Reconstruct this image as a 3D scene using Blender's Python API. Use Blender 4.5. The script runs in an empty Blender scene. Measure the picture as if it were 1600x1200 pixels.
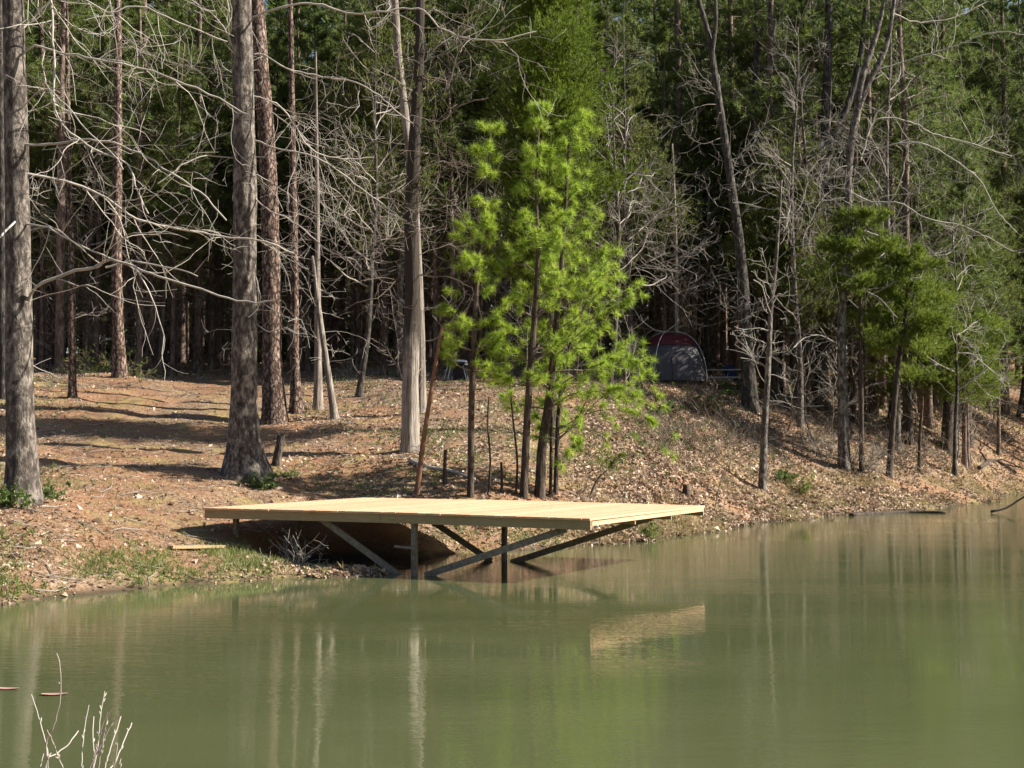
import bpy, math, random
import numpy as np
from mathutils import Vector
random.seed(5)
rng = np.random.default_rng(11)
S = bpy.context.scene
COL = S.collection
rad = math.radians

# ------------------------------------------------------------------ camera
F = 2300.0
H = 2.4
TH = math.atan(84.0 / F)
cam_d = bpy.data.cameras.new('camera')
cam_d.sensor_width = 36.0
cam_d.lens = F / 1600 * 36
cam_d.clip_start = 0.1
cam_d.clip_end = 2000
cam = bpy.data.objects.new('camera', cam_d)
COL.objects.link(cam)
cam.location = (0, 0, H)
cam.rotation_euler = (rad(90) + TH, 0, 0)
S.camera = cam
CAM = np.array([0, 0, H])

def ray(px, py):
    x = (px - 800) / F
    u = -(py - 600) / F
    return np.array([x, math.cos(TH) - u * math.sin(TH), math.sin(TH) + u * math.cos(TH)])

def P(px, py, Y):
    d = ray(px, py)
    return CAM + d * (Y / d[1])

# ------------------------------------------------------------------ light
SUN_EL, SUN_AZ = 36.0, -1.0        # azimuth measured from +X towards +Y
sdir = Vector((math.cos(rad(SUN_EL)) * math.cos(rad(SUN_AZ)), math.cos(rad(SUN_EL)) * math.sin(rad(SUN_AZ)), math.sin(rad(SUN_EL))))
sl = bpy.data.lights.new('sun', 'SUN')
sl.energy = 5.0
sl.angle = rad(0.5)
sl.color = (1.0, 0.93, 0.82)
so = bpy.data.objects.new('sun', sl)
COL.objects.link(so)
so.location = (40, 20, 60)
so.rotation_euler = sdir.to_track_quat('Z', 'Y').to_euler()
W = bpy.data.worlds.new('World')
S.world = W
W.use_nodes = True
nt = W.node_tree
bg = nt.nodes['Background']
sky = nt.nodes.new('ShaderNodeTexSky')
sky.sky_type = 'NISHITA'
sky.sun_disc = False
sky.sun_elevation = rad(SUN_EL)
sky.sun_rotation = rad(90 - SUN_AZ)
nt.links.new(sky.outputs[0], bg.inputs[0])
bg.inputs[1].default_value = 0.05
S.view_settings.view_transform = 'Standard'
S.view_settings.look = 'None'
S.view_settings.exposure = 1.36
S.view_settings.gamma = 1.0
S.cycles.max_bounces = 6
S.cycles.diffuse_bounces = 3
S.cycles.glossy_bounces = 3
S.cycles.transmission_bounces = 3
S.cycles.transparent_max_bounces = 6
S.cycles.caustics_reflective = False
S.cycles.caustics_refractive = False
S.cycles.sample_clamp_indirect = 6

# ------------------------------------------------------------------ numpy noise
def _hash(ix, iy, seed):
    n = (ix.astype(np.int64) * 374761393 + iy.astype(np.int64) * 668265263 + seed * 1442695041) & 0x7fffffff
    n = ((n ^ (n >> 13)) * 1274126177) & 0x7fffffff
    n = (n ^ (n >> 16)) & 0xffff
    return n / 65535.0

def vnoise(x, y, seed=0):
    x = np.asarray(x, float); y = np.asarray(y, float)
    ix = np.floor(x); iy = np.floor(y)
    fx = x - ix; fy = y - iy
    fx = fx * fx * (3 - 2 * fx); fy = fy * fy * (3 - 2 * fy)
    a = _hash(ix, iy, seed); b = _hash(ix + 1, iy, seed)
    c = _hash(ix, iy + 1, seed); d = _hash(ix + 1, iy + 1, seed)
    return (a * (1 - fx) + b * fx) * (1 - fy) + (c * (1 - fx) + d * fx) * fy

def fbm(x, y, seed=0, octv=4):
    s = 0; a = 0.5
    for k in range(octv):
        s = s + a * (vnoise(x, y, seed + k) - 0.5); a *= 0.5
        x = np.asarray(x) * 2.03 + 7.1; y = np.asarray(y) * 2.03 + 3.7
    return s

# ------------------------------------------------------------------ mesh builder
def nrm(v):
    v = np.asarray(v, float)
    return v / np.maximum(np.linalg.norm(v, axis=-1, keepdims=True), 1e-9)

class MB:
    def __init__(s):
        s.v = []; s.n = 0; s.q = []; s.t = []
    def add(s, verts, quads=None, tris=None):
        verts = np.asarray(verts, float).reshape(-1, 3)
        if quads is not None and len(quads): s.q.append(np.asarray(quads, np.int64).reshape(-1, 4) + s.n)
        if tris is not None and len(tris): s.t.append(np.asarray(tris, np.int64).reshape(-1, 3) + s.n)
        s.v.append(verts); s.n += len(verts)
    def tube(s, pts, r, sides=5, noise=0.0, cap=False):
        pts = np.asarray(pts, float); m = len(pts)
        r = np.broadcast_to(np.asarray(r, float), (m,))
        t = nrm(np.gradient(pts, axis=0))
        mean = nrm(pts[-1] - pts[0])
        ref = np.array([1.0, 0.13, 0.07]) if abs(mean[0]) < 0.7 else np.array([0.1, 0.2, 1.0])
        n = nrm(np.cross(t, ref)); b = np.cross(t, n)
        a = np.arange(sides) * 2 * math.pi / sides
        ca, sa = np.cos(a), np.sin(a)
        rr = np.repeat(r[:, None], sides, 1)
        if noise:
            ii, jj = np.meshgrid(np.arange(m), np.arange(sides), indexing='ij')
            sd = int(abs(pts[0][0] * 37 + pts[0][1] * 11)) + s.n % 97
            cx = np.cos(a)[None, :] * 2.2; cy = np.sin(a)[None, :] * 2.2
            rr = rr * (1 + noise * 2 * fbm(cx + ii * 0.11 + sd, cy + ii * 0.23, 3, 3))
        V = pts[:, None, :] + rr[..., None] * (n[:, None, :] * ca[None, :, None] + b[:, None, :] * sa[None, :, None])
        i = np.arange(m - 1)[:, None] * sides; j = np.arange(sides)[None, :]; k = (j + 1) % sides
        Q = np.stack([i + j, i + k, i + sides + k, i + sides + j], -1).reshape(-1, 4)
        V = V.reshape(-1, 3)
        T = None
        if cap:
            V = np.vstack([V, pts[:1], pts[-1:]])
            j = np.arange(sides); k = (j + 1) % sides
            T = np.vstack([np.stack([k, j, np.full(sides, m * sides)], -1),
                           np.stack([(m - 1) * sides + j, (m - 1) * sides + k, np.full(sides, m * sides + 1)], -1)])
        s.add(V, Q, T)
    def box(s, c, half, ax=None, ay=None, az=None):
        ax = np.array([1, 0, 0.]) if ax is None else nrm(ax)
        ay = np.array([0, 1, 0.]) if ay is None else nrm(ay)
        az = np.array([0, 0, 1.]) if az is None else nrm(az)
        V = [np.asarray(c) + ax * half[0] * i + ay * half[1] * j + az * half[2] * k for k in (-1, 1) for j in (-1, 1) for i in (-1, 1)]
        s.add(V, [[0, 2, 3, 1], [4, 5, 7, 6], [0, 1, 5, 4], [2, 6, 7, 3], [1, 3, 7, 5], [0, 4, 6, 2]])
    def bar(s, p0, p1, w, h, side=None):
        p0 = np.asarray(p0, float); p1 = np.asarray(p1, float)
        d = nrm(p1 - p0)
        sd = nrm(np.cross(d, [0, 0, 1.])) if side is None else nrm(np.asarray(side) - d * np.dot(side, d))
        up = np.cross(sd, d)
        s.box((p0 + p1) / 2, (np.linalg.norm(p1 - p0) / 2, w / 2, h / 2), d, sd, up)
    def mesh(s, name, mat, smooth=True):
        V = np.vstack(s.v) if s.v else np.zeros((0, 3))
        Q = np.vstack(s.q) if s.q else np.zeros((0, 4), np.int64)
        T = np.vstack(s.t) if s.t else np.zeros((0, 3), np.int64)
        me = bpy.data.meshes.new(name)
        me.vertices.add(len(V)); me.vertices.foreach_set('co', V.astype(np.float32).ravel())
        loops = np.concatenate([Q.ravel(), T.ravel()]).astype(np.int32)
        me.loops.add(len(loops)); me.loops.foreach_set('vertex_index', loops)
        st = np.concatenate([np.arange(len(Q)) * 4, len(Q) * 4 + np.arange(len(T)) * 3]).astype(np.int32)
        me.polygons.add(len(st)); me.polygons.foreach_set('loop_start', st)
        me.polygons.foreach_set('use_smooth', np.full(len(st), bool(smooth)))
        me.update(calc_edges=True)
        me.materials.append(mat)
        return me
    def build(s, name, mat, parent=None, smooth=True, loc=None):
        o = bpy.data.objects.new(name, s.mesh(name, mat, smooth))
        COL.objects.link(o)
        if parent is not None: o.parent = parent
        if loc is not None: o.location = loc
        return o

def two_mesh(name, br, cr, m_br, m_cr):
    """one mesh of twigs and leaves, each with its own material"""
    if not cr.n: return br.mesh(name, m_br)
    if not br.n: return cr.mesh(name, m_cr, False)
    a = MB(); a.v = br.v + cr.v; a.n = br.n + cr.n
    a.q = list(br.q) + [q + br.n for q in cr.q]; a.t = list(br.t) + [t_ + br.n for t_ in cr.t]
    me = a.mesh(name, m_br, False); me.materials.append(m_cr)
    nq1 = sum(len(q) for q in br.q); nq2 = sum(len(q) for q in cr.q); nt1 = sum(len(t_) for t_ in br.t); nt2 = sum(len(t_) for t_ in cr.t)
    mi = np.concatenate([np.zeros(nq1), np.ones(nq2), np.zeros(nt1), np.ones(nt2)]).astype(np.int32)
    me.polygons.foreach_set('material_index', mi); me.polygons.foreach_set('use_smooth', mi == 0)
    return me

def tag(o, label, cat, group=None):
    o['label'] = label; o['category'] = cat
    if group: o['group'] = group
    return o

def thing(name, label, cat, loc, group=None, rz=0):
    o = bpy.data.objects.new(name, None); COL.objects.link(o)
    o.empty_display_size = 0.3
    o.location = tuple(loc); o.rotation_euler = (0, 0, rz)
    return tag(o, label, cat, group)

# ------------------------------------------------------------------ materials
def mat(name):
    m = bpy.data.materials.new(name); m.use_nodes = True
    t = m.node_tree
    return m, t, t.nodes, t.links, t.nodes['Principled BSDF']

def ramp(N, stops, interp='LINEAR'):
    r = N.new('ShaderNodeValToRGB'); cr = r.color_ramp; cr.interpolation = interp
    while len(cr.elements) > 1: cr.elements.remove(cr.elements[0])
    cr.elements[0].position = stops[0][0]; cr.elements[0].color = (*stops[0][1], 1)
    for p, c in stops[1:]:
        e = cr.elements.new(p); e.color = (*c, 1)
    return r

def noise(N, L, vec, scale, detail=4, rough=0.6):
    n = N.new('ShaderNodeTexNoise'); n.inputs['Scale'].default_value = scale
    n.inputs['Detail'].default_value = detail; n.inputs['Roughness'].default_value = rough
    if vec is not None: L.new(vec, n.inputs['Vector'])
    return n

def mapping(N, L, src, scale):
    m = N.new('ShaderNodeMapping'); m.inputs['Scale'].default_value = scale
    L.new(src, m.inputs['Vector']); return m.outputs[0]

def mixc(N, L, fac, a, b, mode='MIX'):
    m = N.new('ShaderNodeMix'); m.data_type = 'RGBA'; m.blend_type = mode
    if isinstance(fac, (int, float)): m.inputs[0].default_value = fac
    else: L.new(fac, m.inputs[0])
    for sock, v in ((m.inputs[6], a), (m.inputs[7], b)):
        if isinstance(v, tuple): sock.default_value = (*v, 1)
        else: L.new(v, sock)
    return m.outputs[2]

def bark_mat(name, dark, mid, pale, zs=0.25, scale=9.0, plates=False, patch=(0.55, 0.75)):
    m, t, N, L, B = mat(name)
    tc = N.new('ShaderNodeTexCoord')
    v = mapping(N, L, tc.outputs['Object'], (1, 1, zs))
    n1 = noise(N, L, v, scale, 6, 0.65)
    r1 = ramp(N, [(0.32, dark), (0.5, mid), (0.68, pale)])
    if plates:
        vo = N.new('ShaderNodeTexVoronoi'); vo.feature = 'DISTANCE_TO_EDGE'; vo.inputs['Scale'].default_value = scale * 1.1
        n0 = noise(N, L, v, scale * 2, 3)
        add = N.new('ShaderNodeVectorMath'); add.operation = 'MULTIPLY_ADD'
        L.new(n0.outputs['Color'], add.inputs[0]); add.inputs[1].default_value = (0.12, 0.12, 0.12); L.new(v, add.inputs[2])
        L.new(add.outputs[0], vo.inputs['Vector'])
        rr = ramp(N, [(0.0, (0, 0, 0)), (0.16, (1, 1, 1))])
        L.new(vo.outputs['Distance'], rr.inputs[0])
        L.new(n1.outputs['Fac'], r1.inputs[0])
        c = mixc(N, L, rr.outputs[0], dark, r1.outputs[0])
        hsock = rr.outputs[0]
    else:
        L.new(n1.outputs['Fac'], r1.inputs[0])
        n2 = noise(N, L, tc.outputs['Object'], 2.3, 4, 0.7)
        r2 = ramp(N, [(patch[0], (0, 0, 0)), (patch[1], (1, 1, 1))])
        L.new(n2.outputs['Fac'], r2.inputs[0])
        c = mixc(N, L, r2.outputs[0], r1.outputs[0], pale)
        hsock = n1.outputs['Fac']
    L.new(c, B.inputs['Base Color'])
    B.inputs['Roughness'].default_value = 0.9
    B.inputs['Specular IOR Level'].default_value = 0.2
    b = N.new('ShaderNodeBump'); b.inputs['Strength'].default_value = 0.9; b.inputs['Distance'].default_value = 0.07
    L.new(hsock, b.inputs['Height']); L.new(b.outputs[0], B.inputs['Normal'])
    return m

def leaf_mat(name, cols, trans=0.35, rough=0.5, tcol=None, spec=0.3):
    """foliage: colour varies from leaf to leaf (random per island) and in larger clumps"""
    m, t, N, L, B = mat(name)
    g = N.new('ShaderNodeNewGeometry')
    r = ramp(N, [(i / max(1, len(cols) - 1), c) for i, c in enumerate(cols)])
    tc = N.new('ShaderNodeTexCoord')
    n = noise(N, L, tc.outputs['Object'], 1.3, 3)
    ad = N.new('ShaderNodeMath'); ad.operation = 'MULTIPLY_ADD'
    L.new(n.outputs['Fac'], ad.inputs[0]); ad.inputs[1].default_value = 1.2
    sb = N.new('ShaderNodeMath'); sb.operation = 'MULTIPLY_ADD'
    L.new(g.outputs['Random Per Island'], sb.inputs[0]); sb.inputs[1].default_value = 0.7; sb.inputs[2].default_value = -0.45
    L.new(sb.outputs[0], ad.inputs[2])
    L.new(ad.outputs[0], r.inputs[0])
    L.new(r.outputs[0], B.inputs['Base Color'])
    B.inputs['Roughness'].default_value = rough
    B.inputs['Specular IOR Level'].default_value = spec
    if trans > 0:
        tr = N.new('ShaderNodeBsdfTranslucent')
        if tcol: L.new(mixc(N, L, 0.6, r.outputs[0], tcol), tr.inputs['Color'])
        else: L.new(r.outputs[0], tr.inputs['Color'])
        mx = N.new('ShaderNodeMixShader'); mx.inputs[0].default_value = trans
        L.new(B.outputs[0], mx.inputs[1]); L.new(tr.outputs[0], mx.inputs[2])
        L.new(mx.outputs[0], N['Material Output'].inputs['Surface'])
    return m

def plain(name, col, rough=0.7, spec=0.3, var=0.25, scale=6.0):
    m, t, N, L, B = mat(name)
    tc = N.new('ShaderNodeTexCoord'); n = noise(N, L, tc.outputs['Object'], scale, 5)
    r = ramp(N, [(0.3, tuple(c * (1 - var) for c in col)), (0.7, tuple(min(1, c * (1 + var)) for c in col))])
    L.new(n.outputs['Fac'], r.inputs[0]); L.new(r.outputs[0], B.inputs['Base Color'])
    B.inputs['Roughness'].default_value = rough; B.inputs['Specular IOR Level'].default_value = spec
    return m

M = {}
M['oak'] = bark_mat('oak_bark', (0.02, 0.017, 0.015), (0.085, 0.07, 0.06), (0.29, 0.255, 0.215), 0.45, 10, patch=(0.54, 0.74))
M['darkoak'] = bark_mat('dark_oak_bark', (0.018, 0.016, 0.014), (0.052, 0.045, 0.039), (0.17, 0.15, 0.13), 0.3, 11, patch=(0.62, 0.85))
M['pine'] = bark_mat('pine_bark', (0.045, 0.028, 0.022), (0.2, 0.135, 0.105), (0.38, 0.30, 0.25), 0.4, 9, plates=True)
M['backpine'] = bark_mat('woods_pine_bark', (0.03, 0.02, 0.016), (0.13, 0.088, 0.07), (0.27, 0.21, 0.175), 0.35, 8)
M['cedarbark'] = bark_mat('cedar_bark', (0.06, 0.045, 0.036), (0.21, 0.175, 0.145), (0.40, 0.36, 0.315), 0.06, 22)
M['darkbark'] = bark_mat('dark_bark', (0.02, 0.015, 0.012), (0.06, 0.045, 0.035), (0.13, 0.1, 0.08), 0.2, 12)
M['cedarshade'] = bark_mat('cedar_bark_top_shade', (0.1, 0.075, 0.06), (0.27, 0.23, 0.195), (0.46, 0.42, 0.375), 0.06, 22)
_t = M['cedarshade'].node_tree; _N, _L = _t.nodes, _t.links; _B = _N['Principled BSDF']
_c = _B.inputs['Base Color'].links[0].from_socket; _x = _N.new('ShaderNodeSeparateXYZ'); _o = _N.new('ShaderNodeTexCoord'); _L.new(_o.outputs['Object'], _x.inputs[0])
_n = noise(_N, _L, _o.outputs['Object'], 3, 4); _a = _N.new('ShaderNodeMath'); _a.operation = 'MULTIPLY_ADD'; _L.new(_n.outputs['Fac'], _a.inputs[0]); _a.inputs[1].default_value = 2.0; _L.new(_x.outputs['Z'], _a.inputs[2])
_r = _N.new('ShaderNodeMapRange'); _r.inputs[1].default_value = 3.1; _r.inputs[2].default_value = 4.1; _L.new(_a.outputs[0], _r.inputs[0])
_L.new(mixc(_N, _L, _r.outputs[0], _c, (0.05, 0.04, 0.032)), _B.inputs['Base Color'])  # upper trunk painted dark, standing in for the shade of its foliage
M['twig'] = plain('bare_twig_bark', (0.28, 0.252, 0.218), 0.85, 0.2, 0.35, 3)
M['twigpale'] = plain('pale_twig_bark', (0.37, 0.34, 0.30), 0.85, 0.2, 0.3, 3)
M['twigdark'] = plain('dark_twig_bark', (0.15, 0.12, 0.095), 0.85, 0.2, 0.4, 3)
M['ypine'] = leaf_mat('young_pine_needles', [(0.06, 0.15, 0.02), (0.23, 0.35, 0.04), (0.58, 0.61, 0.13)], 0.52, 0.4, (0.44, 0.58, 0.07))
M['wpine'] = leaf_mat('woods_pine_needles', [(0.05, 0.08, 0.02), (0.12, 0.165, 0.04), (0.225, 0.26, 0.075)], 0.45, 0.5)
M['cedar'] = leaf_mat('cedar_sprays', [(0.055, 0.09, 0.012), (0.125, 0.18, 0.02), (0.22, 0.28, 0.035)], 0.4, 0.6)
M['rcedar'] = leaf_mat('shore_cedar_sprays', [(0.06, 0.10, 0.015), (0.16, 0.215, 0.03), (0.30, 0.36, 0.07)], 0.42, 0.6)
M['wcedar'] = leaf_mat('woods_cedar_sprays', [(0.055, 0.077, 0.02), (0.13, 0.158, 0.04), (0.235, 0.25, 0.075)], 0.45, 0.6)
M['shrub'] = leaf_mat('shrub_leaves', [(0.05, 0.09, 0.02), (0.11, 0.17, 0.04), (0.2, 0.26, 0.09)], 0.35, 0.5)
M['grass'] = leaf_mat('grass_blades', [(0.08, 0.13, 0.03), (0.17, 0.22, 0.06), (0.33, 0.3, 0.13)], 0.35, 0.6)
M['drygrass'] = leaf_mat('dry_grass_blades', [(0.2, 0.15, 0.07), (0.42, 0.34, 0.17), (0.6, 0.52, 0.32)], 0.3, 0.7)
M['litter'] = leaf_mat('fallen_leaves', [(0.07, 0.042, 0.028), (0.23, 0.15, 0.1), (0.44, 0.325, 0.23), (0.68, 0.58, 0.46)], 0.15, 0.75)
M['straw'] = leaf_mat('pine_straw_needles', [(0.22, 0.1, 0.05), (0.42, 0.22, 0.11), (0.58, 0.36, 0.2)], 0.1, 0.75)

# ------------------------------------------------------------------ terrain
shore_px = [(-260, 968), (-120, 957), (0, 945), (100, 935), (200, 922), (300, 912), (400, 905), (470, 903), (560, 899), (622, 889), (655, 879),
            (690, 868), (760, 863), (850, 857), (1000, 847), (1020, 842), (1100, 832), (1180, 818), (1250, 811), (1330, 804), (1440, 797), (1505, 789), (1540, 777), (1600, 770), (1800, 764), (2100, 758)]
ctrl = []
shore_w = []
for px, py in shore_px:
    p = P(px, py, 10); d = ray(px, py); t = -H / d[2]; q = CAM + d * t
    ctrl.append((q[0], q[1], 0.0)); shore_w.append(q[:2])
shore_w = np.array(shore_w)
for i, (x, y) in enumerate(shore_w):                     # lake bed in front of the shoreline
    j0, j1 = max(0, i - 1), min(len(shore_w) - 1, i + 1)
    tx, ty = shore_w[j1] - shore_w[j0]; l = math.hypot(tx, ty)
    nx, ny = ty / l, -tx / l
    if i % 2 == 0: ctrl.append((x + nx * 2.5, y + ny * 2.5, -0.9))
def cp(px, py, Y):
    q = P(px, py, Y); ctrl.append((q[0], q[1], q[2]))
for a in [(50, 875, 23.0), (35, 790, 26.5), (-150, 800, 26), (200, 852, 25.5), (330, 852, 26.9), (430, 858, 27.0), (230, 790, 29), (330, 770, 31.5), (130, 700, 37),
          (100, 622, 45.5), (200, 590, 53), (60, 585, 54), (-100, 600, 52), (300, 601, 54), (360, 604, 56), (360, 690, 40), (480, 586, 62), (500, 640, 46), (385, 745, 34), (640, 705, 37.5),
          (500, 773, 33.3), (560, 835, 29.5), (640, 842, 30.2), (700, 825, 31.5), (640, 790, 32.8), (760, 815, 32.0), (800, 775, 33.8), (900, 830, 33.3), (1000, 785, 36.8), (1000, 822, 34.6), (1060, 790, 38.5),
          (850, 720, 38), (1000, 690, 43), (1050, 625, 52), (1050, 598, 56), (900, 600, 55), (750, 598, 55), (600, 592, 56), (1190, 765, 46), (1100, 720, 45.5), (1190, 690, 52), (1190, 625, 57.5),
          (1320, 730, 52), (1320, 645, 62), (1480, 700, 60), (1480, 622, 72), (1600, 722, 70), (1600, 640, 82), (1800, 650, 85)]:
    cp(*a)
for x in (-40, -22, 0, 18, 34, 52): ctrl.append((x, 98, 6.6 + abs(x) * 0.03))
for x in (-70, -20, 40, 90): ctrl.append((x, 150, 11))
for x in (-8, 0, 8, 20): ctrl.append((x, 15, -1.6))
for a in [(-14, 5, .9), (-7, 6, .55), (-2, 6.5, .4), (-5, 9.2, 0.0), (0, 8.6, 0), (5, 8, .0), (0, 0, .8), (8, 3, .5), (-12, 10.5, 0), (15, 4, .2), (14, 25, -2), (25, 40, -2), (35, 55, -1.5), (-12, 15, -1.3)]:
    ctrl.append(a)
C3 = np.array(ctrl)
def U(r2): return r2 * np.log(np.maximum(r2, 1e-9)) * 0.5
SC = 30.0
cx = C3[:, :2] / SC
n = len(cx)
K = U(((cx[:, None] - cx[None]) ** 2).sum(-1)) + np.eye(n) * 2e-4
Pm = np.hstack([np.ones((n, 1)), cx])
A = np.zeros((n + 3, n + 3)); A[:n, :n] = K; A[:n, n:] = Pm; A[n:, :n] = Pm.T
w = np.linalg.solve(A, np.concatenate([C3[:, 2], np.zeros(3)]))
def tps(x, y):
    q = np.stack([x, y], -1).reshape(-1, 2) / SC
    out = np.zeros(len(q))
    for i in range(0, len(q), 20000):
        s = q[i:i + 20000]
        out[i:i + 20000] = U(((s[:, None] - cx[None]) ** 2).sum(-1)) @ w[:n] + w[n] + s @ w[n + 1:]
    return out.reshape(np.shape(x))

gx = np.concatenate([np.linspace(-300, -40, 14)[:-1], np.arange(-40, -16, 0.5), np.arange(-16, 26, 0.14), np.arange(26, 60, 0.5), np.linspace(60, 340, 14)])
gy = np.concatenate([np.linspace(-60, -2, 8)[:-1], np.arange(-2, 18, 0.5), np.arange(18, 40, 0.12), np.arange(40, 70, 0.2), np.arange(70, 120, 0.6), np.linspace(120, 420, 30)])
GX, GY = np.meshgrid(gx, gy, indexing='ij')
cxx = np.clip(GX, -60, 85); cyy = np.clip(GY, -4, 150)
GZ = tps(cxx, cyy)
GZ = np.where(GY > 150, GZ + (GY - 150) * 0.04, GZ)
GZ = np.clip(GZ, -2.5, 40)
amp = np.clip((GZ + 0.5) * 0.9, 0.15, 1.0)
GZ = GZ + amp * ((0.34 + 0.22 * (GX > 2)) * fbm(GX * 0.55, GY * 0.55, 21, 4) + 0.10 * fbm(GX * 2.6, GY * 2.6, 5, 3))
near_w = np.exp(-(GZ / 0.35) ** 2) * (GY > 15)
GZ = GZ + near_w * (0.24 * fbm(GX * 1.7, GY * 1.7, 40, 3) + 0.3 * fbm(GX * 0.6, GY * 0.35, 44, 3))

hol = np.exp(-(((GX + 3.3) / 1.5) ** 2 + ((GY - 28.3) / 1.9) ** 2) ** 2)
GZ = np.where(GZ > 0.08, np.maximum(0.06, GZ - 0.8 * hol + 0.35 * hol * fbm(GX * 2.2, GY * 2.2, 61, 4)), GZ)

def ground(x, y):
    x = np.asarray(x, float); y = np.asarray(y, float)
    i = np.clip(np.searchsorted(gx, x) - 1, 0, len(gx) - 2); j = np.clip(np.searchsorted(gy, y) - 1, 0, len(gy) - 2)
    fx = (x - gx[i]) / (gx[i + 1] - gx[i]); fy = (y - gy[j]) / (gy[j + 1] - gy[j])
    return (GZ[i, j] * (1 - fx) + GZ[i + 1, j] * fx) * (1 - fy) + (GZ[i, j + 1] * (1 - fx) + GZ[i + 1, j + 1] * fx) * fy

def hit(px, py, y0=15.0, y1=120.0):
    """where the sight line through a photo point meets the ground"""
    d = ray(px, py); Y = np.arange(y0, y1, 0.05); t = Y / d[1]
    X = d[0] * t; Z = H + d[2] * t
    below = np.nonzero(Z < ground(X, Y))[0]
    k = below[0] if len(below) else len(Y) - 1
    return np.array([X[k], Y[k], float(ground(X[k], Y[k]))])

def at(px, Y):
    p = P(px, 600, Y)
    return np.array([p[0], Y, float(ground(p[0], Y))])

def sdf_shore(x, y):
    return ground(x, y)

mb = MB()
nx_, ny_ = GX.shape
idx = np.arange(nx_ * ny_).reshape(nx_, ny_)
mb.add(np.stack([GX, GY, GZ], -1).reshape(-1, 3), np.stack([idx[:-1, :-1], idx[1:, :-1], idx[1:, 1:], idx[:-1, 1:]], -1).reshape(-1, 4))

m, t, N, L, B = mat('forest_floor')
tc = N.new('ShaderNodeTexCoord'); ob = tc.outputs['Object']
n1 = noise(N, L, ob, 14, 6, 0.7); n2 = noise(N, L, ob, 0.35, 4, 0.6); n3 = noise(N, L, mapping(N, L, ob, (0.5, 1.0, 1)), 45, 4, 0.7)
r1 = ramp(N, [(0.3, (0.045, 0.03, 0.021)), (0.46, (0.16, 0.108, 0.07)), (0.58, (0.30, 0.212, 0.14)), (0.72, (0.50, 0.395, 0.29))])
L.new(n1.outputs['Fac'], r1.inputs[0])
r3 = ramp(N, [(0.35, (0.11, 0.058, 0.034)), (0.65, (0.40, 0.235, 0.135))])
L.new(n3.outputs['Fac'], r3.inputs[0])
r2 = ramp(N, [(0.42, (0, 0, 0)), (0.58, (1, 1, 1))]); L.new(n2.outputs['Fac'], r2.inputs[0])
c = mixc(N, L, r2.outputs[0], r1.outputs[0], r3.outputs[0])
# wet dark mud at and below the water line
sx = N.new('ShaderNodeSeparateXYZ'); L.new(ob, sx.inputs[0])
rw = ramp(N, [(0.0, (1, 1, 1)), (0.52, (1, 1, 1)), (0.60, (0, 0, 0))])
mr = N.new('ShaderNodeMapRange'); mr.inputs[1].default_value = -0.5; mr.inputs[2].default_value = 0.5
L.new(sx.outputs['Z'], mr.inputs[0]); L.new(mr.outputs[0], rw.inputs[0])
c = mixc(N, L, rw.outputs[0], c, (0.075, 0.055, 0.035))
ng = noise(N, L, ob, 0.8, 5, 0.65)
rg = ramp(N, [(0.53, (0, 0, 0)), (0.63, (0.75, 0.75, 0.75))]); L.new(ng.outputs['Fac'], rg.inputs[0])
c = mixc(N, L, rg.outputs[0], c, (0.25, 0.2, 0.085))
ac = N.new('ShaderNodeAttribute'); ac.attribute_name = 'dock_shade'       # shade under the dock, painted into the soil colour of the hollow
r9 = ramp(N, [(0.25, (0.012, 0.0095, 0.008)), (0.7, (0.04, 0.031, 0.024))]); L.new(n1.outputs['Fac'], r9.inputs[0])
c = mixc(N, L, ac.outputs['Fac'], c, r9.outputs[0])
L.new(c, B.inputs['Base Color']); B.inputs['Roughness'].default_value = 0.95; B.inputs['Specular IOR Level'].default_value = 0.15
bp = N.new('ShaderNodeBump'); bp.inputs['Strength'].default_value = 0.8; bp.inputs['Distance'].default_value = 0.05
L.new(n1.outputs['Fac'], bp.inputs['Height']); L.new(bp.outputs[0], B.inputs['Normal'])
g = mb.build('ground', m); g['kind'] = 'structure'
at_ = g.data.attributes.new('dock_shade', 'FLOAT', 'POINT'); at_.data.foreach_set('value', hol.ravel().astype(np.float32))

# ------------------------------------------------------------------ water
m, t, N, L, B = mat('pond_water')
tc = N.new('ShaderNodeTexCoord'); ob = tc.outputs['Object']
B.inputs['Base Color'].default_value = (0.066, 0.083, 0.022, 1)
nw = noise(N, L, mapping(N, L, ob, (0.12, 0.3, 1)), 1.0, 3)
rw = ramp(N, [(0.3, (0.062, 0.074, 0.031)), (0.7, (0.084, 0.095, 0.043))]); L.new(nw.outputs['Fac'], rw.inputs[0]); L.new(rw.outputs[0], B.inputs['Base Color'])
B.inputs['Roughness'].default_value = 0.02
B.inputs['IOR'].default_value = 1.33
na = noise(N, L, mapping(N, L, ob, (1.0, 2.4, 1)), 2.2, 3, 0.55)
nb = noise(N, L, mapping(N, L, ob, (1.0, 3.0, 1)), 9.0, 2, 0.5)
pm = noise(N, L, mapping(N, L, ob, (0.1, 0.25, 1)), 1.0, 2)
rp = ramp(N, [(0.38, (0.12, 0.12, 0.12)), (0.62, (1, 1, 1))]); L.new(pm.outputs['Fac'], rp.inputs[0])
ma = N.new('ShaderNodeMath'); ma.operation = 'MULTIPLY_ADD'; L.new(nb.outputs['Fac'], ma.inputs[0]); ma.inputs[1].default_value = 0.42; L.new(na.outputs['Fac'], ma.inputs[2])
mm = N.new('ShaderNodeMath'); mm.operation = 'MULTIPLY'; L.new(ma.outputs[0], mm.inputs[0]); L.new(rp.outputs[0], mm.inputs[1])
bp = N.new('ShaderNodeBump'); bp.inputs['Strength'].default_value = 1.0; bp.inputs['Distance'].default_value = 0.0045
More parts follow.
